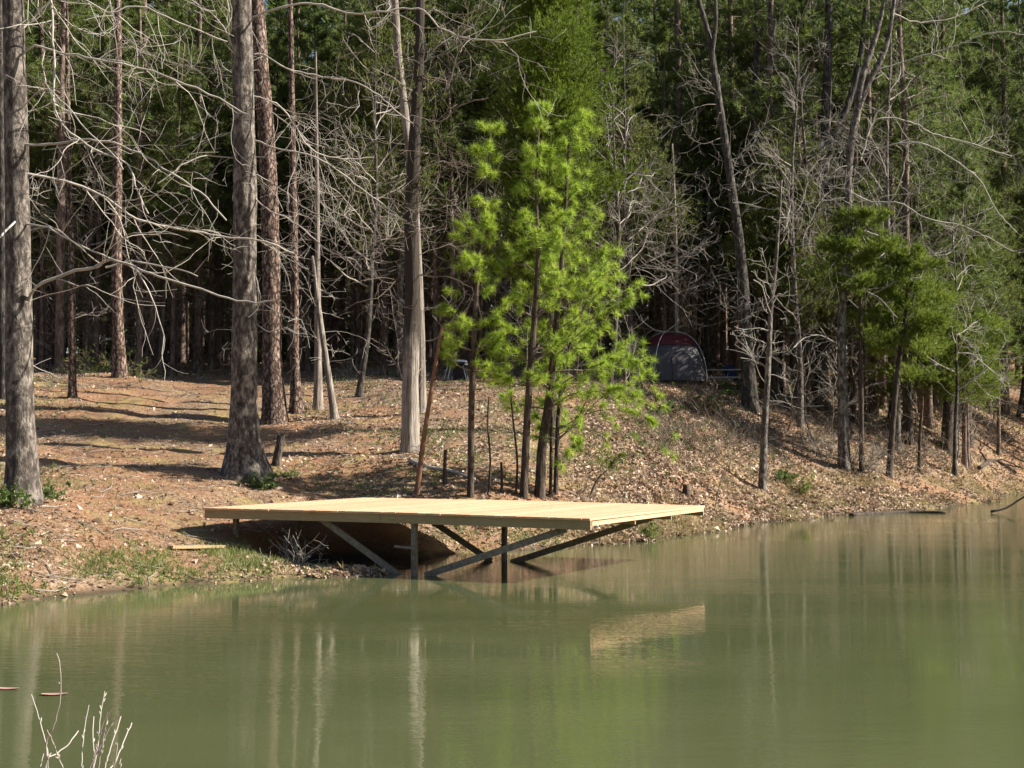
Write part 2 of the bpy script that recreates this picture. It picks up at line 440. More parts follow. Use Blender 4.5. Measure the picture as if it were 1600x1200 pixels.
L.new(mm.outputs[0], bp.inputs['Height']); L.new(bp.outputs[0], B.inputs['Normal'])
mb = MB()
mb.add([(-80, -1, 0), (120, -1, 0), (120, 90, 0), (-80, 90, 0)], [[0, 1, 2, 3]])
wo = mb.build('pond_water', m, smooth=False); wo['kind'] = 'structure'

# ------------------------------------------------------------------ branch and foliage generators
def smooth_path(pts, step=0.25):
    """Catmull-Rom through the points, resampled"""
    pts = np.asarray(pts, float)
    if len(pts) < 3:
        k = max(2, int(np.linalg.norm(pts[-1] - pts[0]) / step) + 1)
        return pts[0] + (pts[-1] - pts[0]) * np.linspace(0, 1, k)[:, None]
    e = np.vstack([2 * pts[0] - pts[1], pts, 2 * pts[-1] - pts[-2]])
    out = []
    for i in range(1, len(e) - 2):
        p0, p1, p2, p3 = e[i - 1:i + 3]
        k = max(2, int(np.linalg.norm(p2 - p1) / step))
        tt = np.linspace(0, 1, k, endpoint=False)[:, None]
        out.append(0.5 * (2 * p1 + (p2 - p0) * tt + (2 * p0 - 5 * p1 + 4 * p2 - p3) * tt ** 2 + (3 * p1 - p0 - 3 * p2 + p3) * tt ** 3))
    out.append(pts[-1:])
    return np.vstack(out)

def interp_path(pts, vals, q):
    """resample vals given at control points by arc length onto q points"""
    pts = np.asarray(pts, float); d = np.concatenate([[0], np.cumsum(np.linalg.norm(np.diff(pts, axis=0), axis=1))])
    e = np.concatenate([[0], np.cumsum(np.linalg.norm(np.diff(q, axis=0), axis=1))])
    return np.interp(e / e[-1], d / d[-1], vals)

def perp(d):
    a = rng.normal(size=3); a -= d * np.dot(a, d)
    return nrm(a)

def grow(mb, p, d, L, r, lvl, wig=0.22, up=0.0, kids=3.2, ang=(30, 65), rmin=0.006, seg=0.22, tips=None, flat=1.0, shrink=(0.35, 0.65)):
    n = max(3, int(L / seg)); st = L / n
    pts = [np.array(p, float)]; d = nrm(d)
    for i in range(n):
        d = nrm(d + rng.normal(size=3) * (wig if rng.random() > 0.14 else 0.42) * np.array([1, 1, flat]) + np.array([0, 0, up]))
        pts.append(pts[-1] + d * st)
    pts = np.array(pts); r1 = max(rmin * 0.75, r * 0.3)
    rr = np.linspace(max(r, rmin), r1, n + 1)
    mb.tube(pts, rr, 5 if r > 0.02 else 3)
    if tips is not None: tips.append((pts[-1], nrm(pts[-1] - pts[-2]), lvl))
    if lvl > 0:
        spawn(mb, pts, rr, lvl, wig, up, kids, ang, rmin, seg, tips, flat, 0.2, shrink)
    return pts

def spawn(mb, pts, rr, lvl, wig=0.22, up=0.0, kids=3.2, ang=(30, 65), rmin=0.006, seg=0.22, tips=None, flat=1.0, t0=0.15, shrink=(0.35, 0.65), lmax=9):
    n = len(pts) - 1
    L = np.linalg.norm(np.diff(pts, axis=0), axis=1).sum()
    for k in range(max(1, int(rng.poisson(kids * L ** 0.75)))):
        t = t0 + (1 - t0) * rng.random() ** 0.85
        f = t * n; i = min(n - 1, int(f)); q = pts[i] + (pts[i + 1] - pts[i]) * (f - i)
        dd = nrm(pts[i + 1] - pts[i]); a = rad(rng.uniform(*ang)); s = perp(dd)
        s = nrm(s * np.array([1, 1, flat]))
        cd = nrm(dd * math.cos(a) + s * math.sin(a))
        cl = min(lmax, L * rng.uniform(*shrink) * (1.15 - 0.6 * t))
        if cl < 0.12: continue
        grow(mb, q, cd, cl, max(rmin, rr[i] * rng.uniform(0.45, 0.7)), lvl - 1, wig, up, kids, ang, rmin, seg, tips, flat, shrink)

def tufts(mb, Pp, Ax, n=40, ln=0.18, wd=0.008, spread=(15, 75), along=0.12, fold=0.0):
    """bursts of needles: n thin triangles round each point, leaning out from its axis"""
    Pp = np.asarray(Pp, float); Ax = nrm(Ax); Nn = len(Pp)
    if Nn == 0: return
    base = np.repeat(Pp, n, 0); ax = np.repeat(Ax, n, 0)
    s = rng.normal(size=(Nn * n, 3)); s -= ax * (s * ax).sum(-1, keepdims=True); s = nrm(s)
    a = np.radians(rng.uniform(spread[0], spread[1], Nn * n))[:, None]
    d = ax * np.cos(a) + s * np.sin(a)
    base = base + ax * (rng.random((Nn * n, 1)) - 0.6) * along
    l = (ln * rng.uniform(0.7, 1.15, (Nn * n, 1)))
    wv = np.cross(d, rng.normal(size=(Nn * n, 3))); wv = nrm(wv) * wd / 2
    V = np.stack([base - wv, base + wv, base + d * l + np.array([0, 0, -1]) * l * fold], 1).reshape(-1, 3)
    mb.add(V, None, np.arange(Nn * n * 3).reshape(-1, 3))

def trunk_tube(mb, pts, r, sides=14, flare=0.5, bump=0.06, step=0.2):
    """tapering trunk with a root flare"""
    q = smooth_path(pts, step)
    rr = interp_path(pts, r, q)
    h = q[:, 2] - q[0, 2]
    rr = rr * (1 + flare * np.exp(-np.maximum(h, 0) / (rr[0] * 1.8 + 0.02)))
    q = np.vstack([q[0] - np.array([0, 0, 0.35]), q]); rr = np.concatenate([[rr[0] * 1.08], rr])
    mb.tube(q, rr, sides, bump)
    return q[1:], rr[1:]

def pine_parts(h, r, base_crown, n_dead, n_live, bl, tuft=(16, 0.26, 0.026), lean=0.02, dead_lvl=1, dead_len=(0.6, 2.2), mname=('backpine', 'twigdark', 'wpine'), tips_per=6, rmin=0.009):
    tr, br, cr = MB(), MB(), MB()
    k = 7; z = np.linspace(0, h, k)
    pts = np.stack([np.cumsum(rng.normal(0, lean, k)) * z / 4, np.cumsum(rng.normal(0, lean, k)) * z / 4, z], -1)
    q, rr = trunk_tube(tr, pts, np.linspace(r, r * 0.25, k), 9, 0.35, 0.07, 0.6)
    def on(zz):
        return np.array([np.interp(zz, q[:, 2], q[:, 0]), np.interp(zz, q[:, 2], q[:, 1]), zz]), float(np.interp(zz, q[:, 2], rr))
    for i in range(n_dead):
        zz = rng.uniform(0.12 * h, base_crown * 1.1); p, rad_ = on(zz); a = rng.uniform(0, 2 * math.pi)
        grow(br, p, (math.cos(a), math.sin(a), rng.uniform(-0.35, 0.3)), rng.uniform(*dead_len), rng.uniform(0.007, 0.014), dead_lvl, 0.15, -0.02, 3.4, (30, 70), 0.0055, 0.2)
    Pt, At = [], []
    for i in range(n_live):
        u = (i + rng.random()) / n_live
        zz = base_crown + (h - base_crown) * u ** 0.9; p, rad_ = on(min(zz, h - 0.05)); a = rng.uniform(0, 2 * math.pi)
        ll = bl * (1.05 - 0.8 * u) * rng.uniform(0.6, 1.15)
        d = np.array([math.cos(a), math.sin(a), rng.uniform(-0.1, 0.35) + 0.5 * u])
        tips = []
        bp_ = grow(br, p, d, ll, 0.03 * (1.1 - u) + 0.008, 1, 0.12, 0.03, 2.2, (25, 60), rmin, 0.35, tips)
        for j in range(tips_per):
            t = rng.uniform(0.35, 1.0); f = t * (len(bp_) - 1); ii = min(len(bp_) - 2, int(f)); b0 = bp_[ii] + (bp_[ii + 1] - bp_[ii]) * (f - ii)
            off = rng.normal(size=3) * np.array([0.3, 0.3, 0.16]) * ll * 0.35
            Pt.append(b0 + off); At.append(nrm(d + rng.normal(size=3) * 0.6 + np.array([0, 0, 0.5])))
        for tp, td, lv in tips: Pt.append(tp); At.append(nrm(td + np.array([0, 0, 0.4])))
    tufts(cr, Pt, At, tuft[0], tuft[1], tuft[2], (10, 85), tuft[1] * 0.7)
    return [('trunk', tr.mesh('trunk', M[mname[0]])), ('crown', two_mesh('crown', br, cr, M[mname[1]], M[mname[2]]))]

def cedar_crown(cr, br, on, z0, z1, width, n_br, per, spray=(9, 0.13, 0.02), shape=None, droop=0.0, rise=(0.3, 1.0), only=None, loose=0.11):
    Pt, At = [], []
    for i in range(n_br):
        u = rng.random() ** 0.85; zz = z0 + (z1 - z0) * u
        p = on(zz); a = rng.uniform(0, 2 * math.pi)
        if only is not None: a = only + rng.normal() * 1.1
        wv = width * (shape(u) if shape else (1.1 - u)) * rng.uniform(0.4, 1.25)
        d = nrm(np.array([math.cos(a), math.sin(a), rng.uniform(*rise)]))
        b = grow(br, p, d, wv, 0.012 + 0.012 * (1 - u), 0, 0.12, 0.02 - droop, 2, (30, 60), 0.006, 0.3)
        m_ = max(3, int(per * wv / width * 1.3))
        t = 0.25 + 0.75 * rng.random(m_) ** 0.7
        f = t * (len(b) - 1); ii = np.minimum(len(b) - 2, f.astype(int)); q = b[ii] + (b[ii + 1] - b[ii]) * (f - ii)[:, None]
        sd = wv * loose + 0.035
        off = rng.normal(size=(m_, 3)) * sd * np.array([1, 1, 0.75])
        Pt.append(q + off); At.append(nrm(d * 0.7 + off / sd * 0.35 + np.array([0, 0, 0.5 - droop * 6]) + rng.normal(size=(m_, 3)) * 0.3))
    tufts(cr, np.vstack(Pt), np.vstack(At), spray[0], spray[1], spray[2], (5, 50), spray[1] * 0.9)

def cedar_parts(h, r, z0, width, n_br, per, spray, mname=('darkbark', 'twigdark', 'wcedar'), n_dead=10, shape=None):
    tr, br, cr = MB(), MB(), MB()
    k = 6; z = np.linspace(0, h, k); pts = np.stack([rng.normal(0, 0.06, k) * z / 3, rng.normal(0, 0.06, k) * z / 3, z], -1)
    q, rr = trunk_tube(tr, pts, np.linspace(r, r * 0.12, k), 9, 0.4, 0.1, 0.5)
    on = lambda zz: np.array([np.interp(zz, q[:, 2], q[:, 0]), np.interp(zz, q[:, 2], q[:, 1]), zz])
    for i in range(n_dead):
        zz = rng.uniform(0.4, max(1.0, z0 * 1.2)); a = rng.uniform(0, 6.28)
        grow(br, on(zz), (math.cos(a), math.sin(a), rng.uniform(-0.1, 0.4)), rng.uniform(0.6, 1.8), 0.014, 1, 0.22, 0, 2.8, (30, 70), 0.007, 0.2)
    cedar_crown(cr, br, on, z0, h, width, n_br, per, spray, shape)
    return [('trunk', tr.mesh('trunk', M[mname[0]])), ('crown', two_mesh('crown', br, cr, M[mname[1]], M[mname[2]]))]

def bare_parts(h, r, n_br, lvl=2, mname=('darkoak', 'twig'), lean=0.1, z0=0.25, blen=0.34, kids=3.1, rmin=0.0055, up=0.03, rise=(0.1, 1.0)):
    tr, br = MB(), MB()
    k = 7; z = np.linspace(0, h, k); pts = np.stack([np.cumsum(rng.normal(0, lean, k)), np.cumsum(rng.normal(0, lean, k)), z], -1); pts[0, :2] = 0
    q, rr = trunk_tube(tr, pts, np.linspace(r, r * 0.15, k), 8, 0.4, 0.08, 0.5)
    for i in range(n_br):
        u = z0 + (1 - z0) * (i + rng.random()) / n_br; zz = h * min(u, 0.99); a = rng.uniform(0, 6.28)
        p = np.array([np.interp(zz, q[:, 2], q[:, 0]), np.interp(zz, q[:, 2], q[:, 1]), zz]); rr_ = float(np.interp(zz, q[:, 2], rr))
        grow(br, p, (math.cos(a), math.sin(a), rng.uniform(*rise)), h * blen * (1.2 - u) * rng.uniform(0.6, 1.2), min(rr_ * 0.5, 0.03), lvl, 0.15, up, kids, (30, 65), rmin, 0.25)
    return [('trunk', tr.mesh('trunk', M[mname[0]])), ('crown', br.mesh('crown', M[mname[1]]))]

def plant_tree(name, parts, loc, label, cat='tree', group=None, rz=0.0, sc=1.0):
    o = thing(name, label, cat, loc, group, rz); o.scale = (sc, sc, sc)
    for pn, me in parts:
        c = bpy.data.objects.new(pn, me); COL.objects.link(c); c.parent = o
    return o

def copy_tree(src, loc, label, rz, sc, group=None):
    r = src.copy(); COL.objects.link(r)
    r.location = tuple(loc); r.rotation_euler = (0, 0, rz); r.scale = (sc, sc, sc * rng.uniform(0.92, 1.08)); r['label'] = label
    if group: r['group'] = group
    for ch in list(src.children):
        c = ch.copy(); COL.objects.link(c); c.parent = r
    return r

# a tree whose trunk follows points measured in the photo, all at the distance of its foot
class PxTree:
    def __init__(s, name, label, base, path, widths, bark, twig='twig', Y=None, sides=16, flare=0.45, bump=0.06, cat='tree', group=None, step=0.18):
        b = hit(*base) if Y is None else at(base[0], Y)
        s.b = b; s.Y = b[1]; s.name = name; s.cat = cat
        pts = [np.array([0, 0, 0.0])] + [P(x, y, s.Y) - b for x, y in path]
        pts = np.array(pts)
        pts[1:, 1] += np.cumsum(rng.normal(0, 0.03, len(pts) - 1))
        r = np.array(widths) / 2 * s.Y / F
        s.root = thing(name, label, cat, b, group)
        s.tr, s.br, s.cr = MB(), MB(), MB()
        s.q, s.rr = trunk_tube(s.tr, pts, r, sides, flare, bump, step)
        s.bark, s.twig = bark, twig
    def on(s, z):
        return np.array([np.interp(z, s.q[:, 2], s.q[:, 0]), np.interp(z, s.q[:, 2], s.q[:, 1]), z])
    def r_at(s, z): return float(np.interp(z, s.q[:, 2], s.rr))
    def fork(s, path, widths, sides=10):
        pts = np.array([P(x, y, s.Y) - s.b for x, y in path]); pts[:, 1] += np.cumsum(rng.normal(0, 0.05, len(pts)))
        q = smooth_path(pts, 0.2); rr = interp_path(pts, np.array(widths) / 2 * s.Y / F, q)
        s.tr.tube(q, rr, sides, 0.08); return q, rr
    def limb(s, path, w0, w1, depth=0.0, lvl=2, kids=2.4, ang=(25, 65), rmin=0.0042, t0=0.1, up=0.0, lmax=2.2, wig=0.15):
        w0 = w0 * 0.47
        pts = np.array([P(x, y, s.Y) - s.b for x, y in path]); m_ = len(pts)
        pts[:, 1] += depth * np.linspace(0, 1, m_) + np.cumsum(rng.normal(0, 0.12, m_)); pts[0, 1] = 0
        q = smooth_path(pts, 0.16); q[1:] += np.cumsum(rng.normal(0, 0.007, q[1:].shape), 0) + rng.normal(0, 0.011, q[1:].shape)
        rr = interp_path(pts, np.linspace(w0, w1, m_) / 2 * s.Y / F, q)
        s.br.tube(q, rr, 6)
        if lvl > 0: spawn(s.br, q, rr, lvl, wig, up, kids, ang, rmin, 0.16, None, 1.0, t0, (0.3, 0.6), lmax)
    def auto(s, n, z0, z1, ln=(0.8, 2.0), lvl=2, az=None, rise=(-0.2, 0.5), kids=2.8, r=0.011, rmin=0.0042, up=0.0, wig=0.16):
        for i in range(n):
            z = rng.uniform(z0, z1); a = rng.uniform(0, 2 * math.pi) if az is None else az + rng.normal() * 0.7
            grow(s.br, s.on(z), (math.cos(a), math.sin(a), rng.uniform(*rise)), rng.uniform(*ln), r, lvl, wig, up, kids, (28, 65), rmin, 0.18)
    def done(s, crown_mat=None, names=('trunk', 'crown')):
        s.tr.build('trunk', M[s.bark], s.root)
        if s.br.n or s.cr.n:
            c = bpy.data.objects.new('crown', two_mesh('crown', s.br, s.cr, M[s.twig], M[crown_mat] if crown_mat else None))
            COL.objects.link(c); c.parent = s.root
        return s.root

# ------------------------------------------------------------------ trees one can tell apart
# large oak at the left edge
T = PxTree('oak_tree', 'large mottled grey oak at the left edge with long bare limbs', (35, 783),
           [(31, 600), (27, 400), (23, 200), (18, 0), (14, -150), (12, -320)], [46, 43, 39, 36, 32, 28, 22], 'oak', 'twigpale', sides=24, flare=0.45, bump=0.09)
T.limb([(30, 92), (57, 74), (88, 83), (189, 108), (236, 115), (304, 142), (365, 172), (400, 190)], 8, 2.5, -1.0, 2, 2.6)
T.limb([(35, 225), (95, 230), (135, 224), (189, 233), (243, 257), (304, 294), (338, 321), (370, 352)], 8, 2.5, -0.6, 2, 2.6)
T.limb([(35, 270), (118, 287), (169, 314), (203, 338), (236, 348), (304, 358), (405, 375), (450, 395)], 9, 2.5, 0.6, 2, 2.6)
T.limb([(12, -190), (60, -90), (91, 10), (98, 128), (98, 180), (128, 216), (169, 247), (216, 267), (236, 304), (250, 345)], 9, 2.5, -1.2, 2, 2.0)
T.limb([(42, 475), (62, 450), (110, 430), (165, 418), (190, 412), (230, 427), (270, 445), (320, 460), (390, 478), (450, 482)], 12, 2.5, -0.8, 2, 1.7)
T.limb([(165, 418), (205, 408), (250, 416), (290, 425), (312, 436)], 7, 2, -0.6, 1, 2.0)
T.limb([(35, 350), (75, 356), (110, 372), (160, 400), (215, 420), (240, 440)], 7, 2, -0.9, 2, 2.0)
T.limb([(30, 340), (18, 375), (-10, 388), (-40, 380)], 8, 3, -0.5, 1, 2.2)
T.limb([(25, 60), (45, 30), (90, -15), (150, -60)], 9, 3, 0.4, 2, 2.4)
T.limb([(28, 175), (75, 150), (110, 165), (150, 210), (200, 260), (225, 290)], 5, 2, -1.4, 2, 2.4)
T.limb([(20, -40), (110, -10), (170, 20), (215, 10), (290, 40), (350, 60)], 7, 2, 0.8, 2, 2.6)
T.auto(7, 0.9, 9.0, (0.6, 1.8), 1, az=0.2, rise=(-0.3, 0.3))
T.done()

# big dark oak in the middle left
T = PxTree('oak_tree', 'thick dark oak with flared roots beside the leaning stump', (384, 745),
           [(382, 690), (383, 600), (383, 450), (384, 300), (381, 150), (378, 0), (376, -150), (374, -300)], [50, 43, 40, 37, 36, 34, 32, 28, 22], 'oak', 'twigpale', sides=26, flare=0.85, bump=0.1)
T.limb([(395, 27), (440, 20), (500, 17), (560, 35), (600, 37), (660, 32), (700, 68), (740, 86), (790, 90), (840, 76)], 7, 2, -0.8, 2, 2.2)
T.limb([(398, 85), (412, 85), (450, 110), (507, 125), (560, 136), (590, 155), (620, 185), (650, 210)], 6, 2, -1.2, 2, 2.6)
T.limb([(390, 215), (440, 235), (500, 250), (560, 290), (610, 330), (640, 350)], 6, 2, -0.6, 2, 2.8)
T.limb([(376, 105), (360, 60), (338, 30), (300, 5)], 6, 2, -0.4, 2, 2.4)
T.limb([(372, 115), (365, 40), (352, -30)], 6, 3, -0.5, 1, 2.4)
T.limb([(392, 300), (420, 330), (465, 352), (520, 395), (565, 410)], 5, 2, -1.0, 2, 2.8)
T.limb([(375, 250), (340, 245), (300, 262), (262, 300)], 5, 2, -0.8, 2, 2.6)
T.limb([(392, 500), (425, 520), (455, 515), (480, 530)], 4, 1.5, -0.6, 1, 2.4)
T.limb([(392, 400), (400, 430), (410, 475), (398, 500)], 3, 1.5, -0.6, 1, 2.4)
T.limb([(395, 150), (440, 170), (480, 225), (520, 240), (575, 235)], 5, 2, 0.8, 2, 3.0)
T.auto(14, 5.0, 13.0, (0.8, 2.6), 2, rise=(-0.3, 0.4), kids=2.4)
T.done()

# tall pines in the left half
T = PxTree('pine_tree', 'tall pine with plated bark leaning left right behind the thick dark oak', (429, 660),
           [(425, 560), (424, 430), (418, 250), (408, 100), (401, 0), (390, -150), (380, -300)], [36, 31, 29, 27, 24, 22, 18, 13], 'pine', 'twig', sides=18, flare=0.3, bump=0.1)
T.limb([(420, 290), (445, 300), (480, 330), (520, 345), (560, 380)], 4, 1.5, -1.0, 2, 2.8)
T.limb([(412, 170), (450, 195), (470, 240), (455, 300), (458, 330)], 4, 1.5, -1.0, 2, 2.6)
T.auto(15, 2.5, 12.0, (0.8, 2.6), 2, rise=(-0.4, 0.25), kids=2.2)
T.done()

def px_pine(label, base, path, widths, auto_n=14, bark='pine', twig='twig', name='pine_tree', **k):
    T = PxTree(name, label, base, path, widths, bark, twig, sides=12, flare=0.35, bump=0.08, **k)
    hh = T.q[-1, 2]
    if auto_n: T.auto(auto_n, 0.1 * hh, 0.95 * hh, (0.6, 2.2), 2, rise=(-0.35, 0.3), kids=2.2, r=0.011, rmin=0.005)
    return T
px_pine('slim pine with patchy lit bark between the leaning pine and the twin leaning trunks', (463, 645), [(461, 560), (460, 420), (457, 250), (455, 100), (452, -60)], [20, 13, 13, 11, 9, 7], 14).done()
px_pine('slender trunk with pale upswept side branches beside the slanting bare stem', (497, 640), [(497, 560), (496, 450), (495, 300), (494, 200), (493, 80)], [15, 12, 9, 7, 5, 3], 14, 'cedarbark', 'twigpale', name='bare_tree').done()
T = px_pine('slanting bare stem leaning left onto its slender neighbour', (523, 655), [(514, 590), (505, 530), (497, 470), (488, 400)], [12, 10, 9, 7, 5], 6, 'cedarbark', 'twigpale', name='bare_tree'); T.done()
px_pine('dark trunk at the very left edge behind the grey oak', (6, 622), [(4, 450), (2, 200), (0, 0), (-2, -100)], [17, 15, 13, 11, 9], 8, 'darkoak').done()
px_pine('slim pine behind the grey oak nearest its right side', (79, 581), [(73, 400), (69, 250), (66, 100), (62, -60)], [12, 10, 9, 8, 6], 14).done()
px_pine('slim reddish pine standing in front of the leafy knoll with its shadow at its foot', (113, 622), [(113, 500), (112, 430), (108, 300), (105, 100), (104, 0)], [13, 11, 10, 8, 6, 4], 12).done()
px_pine('sunlit straight pine on top of the leafy knoll', (187, 589), [(184, 480), (183, 400), (184, 250), (185, 100), (184, -60)], [21, 17, 16, 14, 12, 9], 20).done()
px_pine('dim thick pine just right of the sunlit pine on the knoll', (236, 584), [(237, 480), (235, 350), (228, 200), (226, 50), (224, -60)], [17, 15, 14, 12, 11, 9], 14, 'backpine').done()
px_pine('thin pale stem slanting right beside the dim thick pine', (249, 583), [(254, 500), (258, 440), (262, 380)], [7, 6, 5, 3], 4, 'cedarbark', 'twigpale', name='sapling').done()

# old cedar, bark colour darkened above the foot as foliage shade
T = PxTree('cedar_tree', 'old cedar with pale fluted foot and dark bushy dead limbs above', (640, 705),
           [(641, 650), (643, 560), (645, 480), (643, 360), (647, 250), (652, 150), (656, 50), (658, -80), (660, -250)], [29, 27, 26, 25, 22, 20, 17, 14, 11, 6], 'cedarshade', 'twigdark', sides=28, flare=0.22, bump=0.2)
T.auto(36, 3.6, 11.5, (1.0, 2.8), 2, rise=(-0.15, 0.6), kids=2.6, r=0.015, rmin=0.0055)
T.limb([(656, 110), (690, 150), (720, 75), (730, 60)], 4, 2, -0.5, 1, 2.4)
T.limb([(650, 180), (690, 190), (720, 165), (765, 155)], 5, 2, -0.4, 1, 2.4)
T.limb([(660, 190), (640, 250), (600, 300)], 4, 2, -0.4, 1, 2.4)
T.limb([(636, 500), (628, 545), (622, 560)], 3, 1.5, -0.4, 0)
cedar_crown(T.cr, T.br, T.on, 6.0, 15.5, 2.0, 34, 26, (8, 0.14, 0.02), lambda u: 0.9 - 0.5 * u)
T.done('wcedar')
px_pine('mottled pine trunk close behind the old pale footed cedar', (658, 645), [(656, 500), (646, 300), (633, 180), (622, 80), (614, -60)], [16, 15, 14, 13, 12, 9], 18, 'cedarbark').done()

# tall yellow-green cedar behind the young pines
T = PxTree('cedar_tree', 'tall yellow green cedar column rising behind the young pines', (862, 690), [(862, 560), (860, 400), (858, 200), (856, 0), (855, -170)], [16, 14, 13, 11, 7, 3], 'darkbark', 'twigdark')
def z_at(T, py): return float(P(800, py, T.Y)[2] - T.b[2])
cedar_crown(T.cr, T.br, T.on, z_at(T, 480), z_at(T, -190), 2.3, 330, 95, (11, 0.14, 0.022), lambda u: 0.95 + 0.25 * math.sin(u * 3) - 0.72 * u, rise=(0.2, 1.1))
T.done('cedar')

# young pines behind the deck
def young_pine(label, base, path, widths, z0y, length, n_whorl, limbs=(), side=None, n=84, shape=None):
    T = PxTree('young_pine', label, base, path, widths, 'darkbark', 'twigdark', sides=10, flare=0.15, bump=0.08)
    z0 = z_at(T, z0y); z1 = T.q[-1, 2]
    Pt, At = [], []
    def dress(b, d, k, tips):
        for j in range(k):
            t = rng.uniform(0.45, 1.0); f = t * (len(b) - 1); ii = min(len(b) - 2, int(f)); q = b[ii] + (b[ii + 1] - b[ii]) * (f - ii)
            Pt.append(q); At.append(nrm(nrm(b[ii + 1] - b[ii]) + np.array([0, 0, 0.35]) + rng.normal(size=3) * 0.35))
        for tp, td, lv in tips: Pt.append(tp); At.append(nrm(td + np.array([0, 0, 0.35])))
    for i in range(n_whorl):
        u = (i + rng.uniform(-0.25, 0.25)) / (n_whorl - 1); u = min(max(u, 0), 0.985)
        zz = z0 + (z1 - z0) * u
        nb = rng.integers(3, 6); a0 = rng.uniform(0, 6.28)
        for j in range(nb):
            a = a0 + j * 2 * math.pi / nb + rng.normal() * 0.25
            ll = length * ((shape(u) if shape else (1.05 - 0.85 * u))) * rng.uniform(0.55, 1.15)
            if side is not None: ll *= 1 + 0.5 * math.cos(a - side)
            d = np.array([math.cos(a), math.sin(a), 0.15 + 0.7 * u])
            tips = []
            b = grow(T.br, T.on(zz), d, max(0.25, ll), 0.016 * (1.1 - u) + 0.005, 1, 0.1, 0.035, 2.6, (30, 60), 0.005, 0.18, tips)
            dress(b, d, 1 + int(rng.random() < 0.85), tips)
    Pt.append(T.q[-1]); At.append(np.array([0, 0, 1.0]))
    for path_, dep, w0 in limbs:
        pts = np.array([P(x, y, T.Y) - T.b for x, y in path_]); pts[:, 1] += dep * np.linspace(0, 1, len(pts))
        q = smooth_path(pts, 0.18); T.br.tube(q, np.linspace(w0, 0.006, len(q)), 5)
        tips = []; spawn(T.br, q, np.linspace(w0, 0.006, len(q)), 1, 0.12, 0.04, 3.2, (30, 60), 0.005, 0.16, tips, 1, 0.3)
        dress(q, None, 9, tips)
    Pt = np.array(Pt); At = np.array(At)
    tufts(T.cr, Pt, At, n, 0.21, 0.0095, (8, 95), 0.12, 0.1)
    T.done('ypine')
young_pine('leftmost young pine behind the deck with lower tufts to the left', (735, 776), [(736, 680), (738, 590), (746, 430), (760, 280), (771, 205)], [11, 10, 10, 7, 4, 2], 585, 0.95, 11,
           [([(742, 500), (722, 492), (704, 486), (694, 480)], 0.1, 0.014), ([(744, 560), (765, 548), (790, 520)], -0.4, 0.012), ([(748, 430), (735, 412), (728, 405)], -0.2, 0.01)], shape=lambda u: 0.9 - 0.55 * u)
young_pine('slim middle young pine behind the deck topped by a pointed leader', (818, 777), [(822, 690), (828, 590), (840, 420), (838, 300), (843, 172)], [13, 12, 11, 8, 5, 2], 610, 1.15, 13,
           [([(828, 600), (800, 596), (775, 588)], -0.5, 0.014), ([(832, 540), (800, 520), (770, 500)], -0.6, 0.014)], shape=lambda u: 0.95 - 0.72 * u)
young_pine('thickest young pine behind the deck with a crooked trunk', (843, 777), [(847, 700), (858, 620), (870, 500), (882, 350), (890, 200)], [17, 15, 12, 9, 6, 2], 640, 1.8, 15,
           [([(858, 630), (900, 615), (950, 610), (990, 600)], -0.5, 0.018), ([(862, 600), (910, 570), (960, 560), (1005, 568)], -0.2, 0.018), ([(868, 520), (920, 500), (970, 480), (992, 462)], -0.2, 0.016), ([(870, 480), (920, 430), (945, 390)], -0.2, 0.014)],
           side=0.0, shape=lambda u: 1.0 - 0.82 * u)
young_pine('low spreading young pine behind the deck drooping towards the slope', (868, 772), [(870, 700), (873, 640), (885, 560), (905, 500), (925, 450)], [8, 7, 6, 5, 4, 2], 690, 1.5, 10,
           [([(871, 690), (910, 650), (960, 640), (1005, 650), (1042, 680)], -0.3, 0.016), ([(871, 680), (890, 672), (905, 690), (885, 705)], -0.5, 0.012), ([(880, 600), (930, 600), (975, 618), (1015, 612)], 0.4, 0.014)], side=0.0, n=80)

# thin stems behind the deck
def stem(name, label, base, path, widths, bark='darkbark', twig='twigdark', auto_n=0, cat='sapling', flare=0.1, ln=(0.15, 0.6), **k):
    T = PxTree(name, label, base, path, widths, bark, twig, sides=7, flare=flare, bump=0.06, cat=cat, **k)
    if auto_n: T.auto(auto_n, 0.25 * T.q[-1, 2], T.q[-1, 2] * 0.98, ln, 1, rise=(0.1, 0.9), r=0.007, rmin=0.0045, kids=2.4)
    return T.done()
M['rust'] = plain('rusty_stem_bark', (0.16, 0.085, 0.05), 0.85)
stem('sapling', 'leaning rusty brown dead sapling behind the deck', (651, 773), [(660, 700), (672, 620), (682, 560), (691, 508)], [9, 8, 7, 6, 4], 'rust', 'rust')
stem('sapling', 'hair thin upright sapling between the leftmost young pine and the stake', (764, 772), [(766, 720), (762, 660), (764, 620)], [4, 3.5, 3, 2], auto_n=6)
stem('sapling', 'hair thin sapling bending left of the middle young pine trunk', (806, 772), [(808, 720), (801, 650), (796, 600)], [4, 3.5, 3, 2], auto_n=6)
stem('sapling', 'thin straight stem tight against the crooked young pine', (860, 775), [(861, 700), (862, 640), (860, 590)], [6, 5, 4, 3], auto_n=4)
stem('sapling', 'spindly sapling leaning right at the back edge of the deck', (922, 776), [(930, 755), (938, 744), (949, 734)], [4, 3.5, 3, 2], auto_n=4, ln=(0.1, 0.3))
stem('stump', 'slim dark broken stake left of the leftmost young pine', (695, 756), [(695, 730), (696, 703)], [7, 6, 5.5], cat='stump')
stem('stump', 'short dark stake between two young pine trunks', (784, 770), [(784, 745), (783, 722)], [5, 4.5, 4], cat='stump')
stem('stump', 'stubby dark stump on the leafy slope right of the deck', (1072, 775), [(1072, 768), (1071, 757)], [12, 11, 10], cat='stump')
